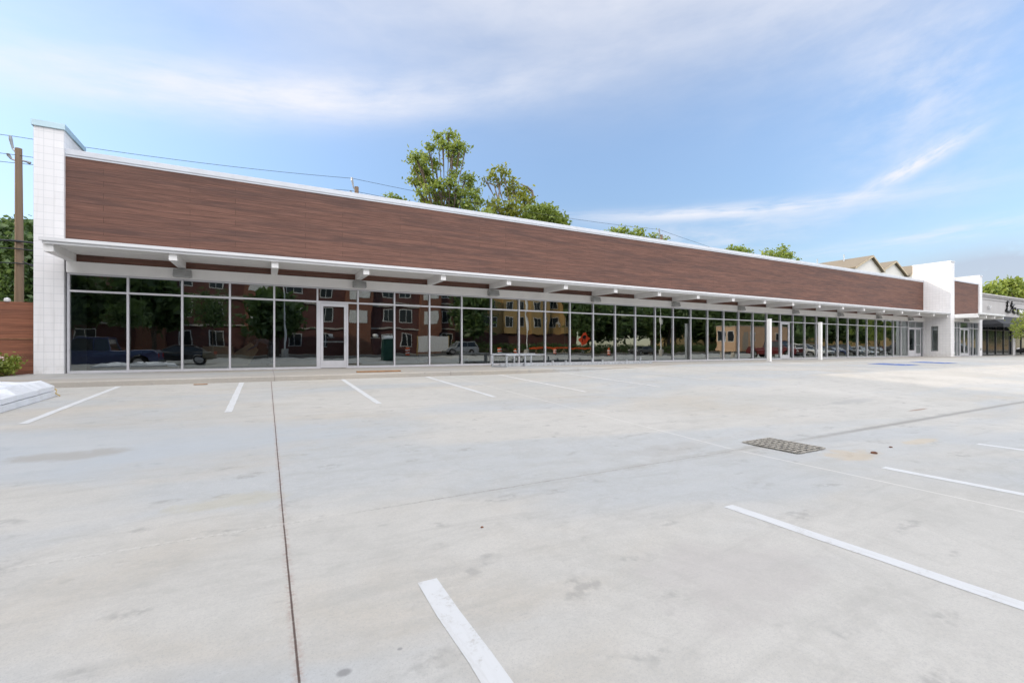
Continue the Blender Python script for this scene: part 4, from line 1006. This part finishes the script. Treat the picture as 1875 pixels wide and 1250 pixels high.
for x, y, l in ((15.6, -19.2, 'traffic barrel reflected beside the green toilet'), (31.2, -24.5, 'traffic barrel reflected in front of the silver car'), (33.6, -24., 'traffic barrel reflected right of the silver car'),
                (39.2, -21.7, 'traffic barrel reflected under the orange barrier rail'), (50.6, -22.3, 'traffic barrel reflected right of the orange sign')): barrel(x, y, l)
sg = thing('road_work_sign', 'orange diamond road work sign with black arrow on a stand, seen reflected', 'sign', (48, -26, -.3))
MB().tube([(48, -26, -.3), (48, -26, 2.9)], .03, 6).build('stand', 'galv', sg)
for s_ in (-.6, .6): MB().tube([(48, -26, .3), (48 + s_, -25.7, -.28)], .025, 5).build('leg', 'galv', sg)
pf = MB().prism([(48, -25.95, 1.05), (49.15, -25.95, 2.2), (48, -25.95, 3.35), (46.85, -25.95, 2.2)], (0, .03, 0)).build('face', 'sign_orange', sg)
q = MB(); q.box(47.9, 48.1, -25.919, -25.912, 1.7, 2.45); q.prism([(47.65, -25.919, 2.45), (48.35, -25.919, 2.45), (48, -25.919, 2.85)], (0, .007, 0)); q.build('arrow', 'sign_black', pf)
br_ = thing('plank_barrier', 'long orange barrier rail on trestles, seen reflected under the road work sign', 'barrier', (43, -25, -.3))
MB().box(37.5, 49.5, -25.1, -25.0, .55, .8).build('rail', 'barrel_orange', br_)
for x in (38.5, 43, 48.5):
    q = MB(); q.tube([(x - .3, -25.3, -.3), (x, -25.05, .55)], .04, 5); q.tube([(x + .3, -24.8, -.3), (x, -25.05, .55)], .04, 5); q.build('leg', 'cardboard', br_)
def lamp(x, y, label):
    t = thing('light_pole', label, 'light pole', (x, y, -.4), 'lot light poles')
    MB().lathe([(.001, 0), (.38, 0), (.38, .95), (.35, 1.0), (.001, 1.0)], (x, y, -.4), 16).build('base', 'concrete_base', t)
    MB().tube([(x, y, .6), (x, y, 8)], [.1, .07], 10).build('shaft', 'white_metal', t)
    MB().box(x - .2, x + .2, y - .1, y + .9, 8, 8.15).build('lamp_head', 'light_grey', t)
lamp(30.5, -14.2, 'white light pole on a concrete base, reflected right of the metal rack'); lamp(54, -13.6, 'white light pole on a concrete base, reflected near the tan site office')
lamp(1.8, -16., 'white light pole on a concrete base, reflected left of the first door')
wp = thing('white_panel', 'white site hoarding panel with yellow edge, reflected beside the green toilet', 'hoarding', (21, -24, -.3))
MB().box(18.5, 23, -24.1, -24, .1, 2.2).build('panel', 'barrel_white', wp)
for x in (18.4, 23.01): MB().box(x, x + .1, -24.15, -23.95, -.3, 2.3).build('post', 'tape', wp)
for x, l in ((7.5, 'brick gate pier with white globe lamp, reflected left of the first door'), (13.2, 'brick gate pier with white globe lamp, reflected left of the green toilet')):
    t = thing('gate_pier', l, 'gate pier', (x, -27.5, -.2), 'brick gate piers'); MB().box(x - .35, x + .35, -27.85, -27.15, -.2, 2.1).build('pier', 'brick_red', t)
    MB().box(x - .42, x + .42, -27.92, -27.08, 2.101, 2.2).build('cap', 'concrete_base', t)
    q = MB(); ell(q, (x, -27.5, 2.45), (.25, .25, .25)); q.build('globe', 'barrel_white', t, smooth=True)
of = thing('site_office', 'tan portable site office with windows, seen reflected left of the first white post', 'site office', (53, 2, -.5))
ox0, ox1, oy0, oy1 = 48.3, 58., 1.0, 3.6
MB().box(ox0, ox1, oy0, oy1, .35, 3.3).build('cabin', 'office_tan', of, .02)
MB().box(ox0 - .05, ox1 + .05, oy0 - .05, oy1 + .05, 3.301, 3.4).build('roof', 'office_side', of)
for y in (oy0 + .25, oy0 + 1.4):
    w = MB().box(ox0 - .03, ox0 - .001, y, y + .95, 1.5, 2.8).build('window', 'window_trim', of); MB().box(ox0 - .04, ox0 - .031, y + .06, y + .89, 1.56, 2.74).build('pane', 'window_dark', w)
for x in (ox0 + 2.6, ox0 + 6.6):
    w = MB().box(x, x + 1., oy1 + .001, oy1 + .03, 1.6, 2.6).build('window', 'window_trim', of); MB().box(x + .08, x + .92, oy1 + .031, oy1 + .04, 1.68, 2.52).build('pane', 'window_dark', w)
d_ = MB().box(ox0 + 1.1, ox0 + 1.95, oy1 + .001, oy1 + .03, .5, 2.6).build('door', 'office_side', of)
for x in (ox0 + .4, ox1 - .4):
    for y in (oy0 + .5, oy1 - .6): MB().box(x - .15, x + .15, y - .2, y + .2, -.52, .349).build('pier', 'concrete_base', of)
def crown_tree(x, y, h, r, lab, mat='leaf_dark', seed=1, n=240, trunk=.22, size=.3, z0=-.3, grp='trees across the street'):
    g = random.Random(seed); cl = []
    for i in range(9):
        a = i * 2.4; rr = r * .55 * math.sqrt(i / 9); cl.append((x + rr * math.cos(a), y + rr * math.sin(a), h - r * .9 + g.uniform(-.5, .55) * r, r * g.uniform(.45, .6), n))
    return tree('street_tree', lab, (x, y, z0), cl, mat, size, trunk, grp, seed)
crown_tree(-8.3, -1.6, 4.4, 1.3, 'young tree reflected in the second window', 'leaf_dark', 31, 160, .05, .12)
crown_tree(-3.9, -9.0, 5.6, 1.9, 'bushy young tree reflected in the third window', 'leaf_dark', 32, 200, .07, .14)
for k, (x, y, h, r) in enumerate(((28.5, -28.5, 8, 3), (53, -30, 10, 4.), (60, -31, 12, 5), (68, -30, 11, 4.5), (77, -33, 14, 6), (88, -31, 12, 5), (99, -33, 14, 6), (112, -32, 13, 6), (127, -34, 15, 7), (-24, -25, 11, 5))):
    crown_tree(x, y, h, r, ['rounded dark tree reflected at the corner of the brick block', 'dark tree reflected right of the tan block', 'tall dark tree reflected past the tan block', 'broad dark tree reflected left of the site office', 'huge dark tree reflected behind the site office', 'dark tree reflected beyond the site office', 'large dark tree reflected above the parked cars', 'wide dark tree reflected above the far cars', 'tallest dark tree reflected in the last bays', 'dark tree beyond the cream shade block'][k], 'leaf_dark', 40 + k, 330, .3, .42)
for k, (x, y, h, r_) in enumerate(((-17, -20, 9, 3.6), (-10, -19, 8, 3.2), (1, -22, 6.5, 2.4), (84, -21, 11, 5), (95, -20, 10, 4.8), (106, -21, 12, 5.5), (120, -20, 12, 5.6), (135, -21, 13, 6), (152, -20, 13, 6), (172, -21, 14, 7), (196, -20, 15, 7.5))):
    crown_tree(x, y, h, r_, ['dark tree reflected in the first window behind the dark blue pickup', 'dark rounded tree reflected in the second window', 'small dark tree reflected near the light pole left of the first door', 'low crowned tree reflected over the grey estate car', 'low crowned tree reflected over the blue sedan', 'low crowned tree reflected between the posts and the double doors', 'wide tree reflected in the bays before the double doors',
               'wide tall tree reflected next to the double doors', 'wide tree reflected in the double doors', 'great dark tree reflected in the end bays', 'farthest great dark tree reflected in the end unit'][k], 'leaf_dark', 60 + k, 520, .25, .42 if x < 90 else .6)
for k, (x, y, h, r_) in enumerate(((57, -37, 12, 5.5), (69, -38, 13, 6), (82, -39, 13, 6), (94, -38, 13, 6))):
    crown_tree(x, y, h, r_, ['dark tree reflected close behind the orange road work sign', 'dark tree reflected behind the hedge beside the tan block', 'dark tree reflected behind the far lamp post', 'dark tree reflected above the tan site office roof'][k], 'leaf_dark', 80 + k, 650, .3, .6)
wh = thing('low_brick_building', 'long low orange brown building behind the far reflected trees', 'building', (170, -40, -.3))
m = MB(); m.box(100, 300, -60, -40, -.3, 9.5); m.build('wall', 'brick_tan', wh); MB().box(99.8, 300.2, -60.2, -39.8, 9.501, 9.9).build('coping', 'coping_white', wh)
hd_ = thing('hedge', 'clipped dark green hedge along the far side of the street, seen reflected', 'hedge', (45, -28.2, -.25))
build_leaves(leaf_mesh([(x, -28.2, .55, .9, .6, .85, 330) for x in np.arange(26, 92, .9)], .14, 77), 'foliage', 'leaf_dark', hd_)
MB().box(25.6, 92.4, -28.4, -28.0, -.25, .6).build('stem', 'bark', hd_)

# ------------------------------------------------------------------ light and sky
sun_dir = Vector((1.732, -1., -.73)).normalized()      # the way the light travels
elev = math.asin(-sun_dir.z); az = math.atan2(-sun_dir.x, -sun_dir.y)
L = bpy.data.lights.new('sun', 'SUN'); L.energy = 2.0; L.angle = math.radians(.5); L.color = (1., .80, .58)
lo = bpy.data.objects.new('sun', L); col.objects.link(lo); lo.rotation_euler = sun_dir.to_track_quat('-Z', 'Y').to_euler(); lo.location = (0, 0, 40)
W = bpy.data.worlds.new('World'); sc.world = W; W.use_nodes = True; nt = W.node_tree; t = NT(nt)
bg = nt.nodes['Background']
sk = t.node('ShaderNodeTexSky', sky_type='NISHITA'); sk.sun_disc = False; sk.sun_elevation = elev; sk.sun_rotation = az
sk.air_density = 1.; sk.dust_density = .35; sk.ozone_density = 1.6; sk.altitude = 0
dirv = t.node('ShaderNodeTexCoord').outputs['Generated']; dx, dy, dz = t.sep(dirv)[:3]
azn = t.m('ARCTAN2', dx, dy); eln = t.m('ARCSINE', dz)
cvec = t.node('ShaderNodeCombineXYZ'); t.put(cvec.inputs[0], azn); t.put(cvec.inputs[1], eln)
def wisp(a, e, wa, we, rot, amp, nscale=(6, 22), seed=0., thr=(.35, .7)):
    """a soft streak of cloud about azimuth a, elevation e"""
    da = t.m('SUBTRACT', azn, a); de = t.m('SUBTRACT', eln, e); c_, s_ = math.cos(rot), math.sin(rot)
    u = t.m('ADD', t.m('MULTIPLY', da, c_), t.m('MULTIPLY', de, s_)); v = t.m('SUBTRACT', t.m('MULTIPLY', de, c_), t.m('MULTIPLY', da, s_))
    cc = t.node('ShaderNodeCombineXYZ'); t.put(cc.inputs[0], t.m('MULTIPLY', u, nscale[0])); t.put(cc.inputs[1], t.m('MULTIPLY', v, nscale[1])); cc.inputs[2].default_value = seed
    nz = t.m('ADD', t.m('MULTIPLY', t.noise(cc.outputs[0], 1., 7, .55, .15), .7), t.m('MULTIPLY', t.noise(t.scale(cc.outputs[0], 2.2, 4.2, 1, rot=(0, 0, .25)), 1., 8, .65, .3), .3))
    u2 = t.m('POWER', t.m('ABSOLUTE', t.m('DIVIDE', u, wa)), 2.); v2 = t.m('POWER', t.m('ABSOLUTE', t.m('DIVIDE', v, we)), 2.)
    g = t.m('EXPONENT', t.m('MULTIPLY', t.m('ADD', u2, v2), -1.))
    return t.m('MULTIPLY', t.m('MULTIPLY', g, t.rng(nz, *thr)), amp)
wl3 = [wisp(-.02, .450, .46, .040, .13, .95, (3, 10), 1., (.22, .72)), wisp(-.2, .40, .3, .035, .14, .35, (4, 12), 2.), wisp(.35, .50, .6, .06, .12, .32, (3, 8), 3., (.25, .75)),
       wisp(1.235, .38, .12, .12, .2, .6, (7, 9), 4.), wisp(1.215, .292, .07, .013, .42, 1.0, (14, 34), 5., (.3, .6)), wisp(.93, .262, .28, .013, -.04, .9, (7, 44), 6., (.3, .6)),
       wisp(1.25, .178, .2, .012, .06, .7, (8, 40), 7.), wisp(.85, .212, .2, .025, -.05, .6, (9, 30), 8.), wisp(1.0, .235, .25, .02, -.02, .35, (9, 30), 8.5), wisp(.8, .68, 1.0, .18, .02, .5, (2.2, 5), 9., (.2, .8)), wisp(-.35, .6, .5, .18, .2, .5, (2.5, 6), 9.7, (.2, .8)),
       wisp(1.2, .55, .35, .12, .1, .45, (4, 8), 11., (.2, .8))]
s = wl3[0]
for w_ in wl3[1:]: s = t.m('ADD', s, w_)
ov = t.noise(t.scale(cvec.outputs[0], 2.2, 5, 1), 1., 5, .5, .15)
high = t.m('MULTIPLY', t.rng(eln, .42, .75), t.rng(ov, .2, .8, .25, .6))           # milky veil higher up
over = t.m('MULTIPLY', t.rng(eln, .75, 1.05), .85)                                    # unseen bright cloud added overhead as fill for the ground
back = t.m('MULTIPLY', t.rng(dy, .05, -.35), t.m('MULTIPLY', t.rng(eln, .1, .35), .75))     # unseen bright cloud added behind the viewer to lift the shaded shop front
hz = t.m('MULTIPLY', t.rng(eln, .14, .0), .2)
s = t.m('ADD', t.m('ADD', s, hz), high)
thin = t.m('MINIMUM', s, .93)
low_ = t.rng(eln, 0., .5, .54, 1.)
gain_sky = t.mix(1., sk.outputs[0], (1.16, 1.13, 1.15), 'MULTIPLY')
gl_ = t.node('ShaderNodeVectorMath', operation='SCALE'); t.put(gl_.inputs[0], gain_sky); t.put(gl_.inputs[3], low_); gain_sky = gl_.outputs[0]
CL = 3.9
c1 = t.mix(thin, gain_sky, (CL * .97, CL * .985, CL * 1.06))
c2 = t.mix(over, c1, (CL * 1.0, CL * 1.0, CL * 1.02))
c2 = t.mix(back, c2, (CL * 3.7, CL * 3.6, CL * 3.6))
side = t.m('MULTIPLY', t.rng(dx, -.5, -.85), t.m('MULTIPLY', t.rng(eln, .1, .3), .8))      # unseen bright cloud added on the sun's side as fill for shaded walls
c2 = t.mix(side, c2, (CL * 3.4, CL * 3.3, CL * 3.1))
# low grey cumulus bank to the right
cu = wisp(1.32, .10, .14, .045, 0., 1.4, (14, 20), 20., (.3, .5))
c3 = t.mix(t.m('MINIMUM', cu, .8), c2, (CL * .56, CL * .62, CL * .76))
nt.links.new(c3, bg.inputs[0]); bg.inputs[1].default_value = .15

# ------------------------------------------------------------------ camera
cam = bpy.data.cameras.new('camera'); co = bpy.data.objects.new('camera', cam); col.objects.link(co)
cam.sensor_width = 36.; cam.lens = CF / 1875 * 36.; cam.shift_y = 11. / 1875; cam.clip_end = 4000; cam.clip_start = .05
co.location = (0, 0, CH); co.rotation_euler = (PI / 2, 0, -CYAW)
sc.camera = co
sc.view_settings.view_transform = 'Standard'; sc.view_settings.look = 'None'; sc.view_settings.gamma = 1.; sc.view_settings.exposure = .7
sc.cycles.max_bounces = 7; sc.cycles.transparent_max_bounces = 8; sc.cycles.adaptive_threshold = .02; sc.cycles.caustics_reflective = False; sc.cycles.caustics_refractive = False
try: sc.cycles.use_denoising = True
except Exception: pass
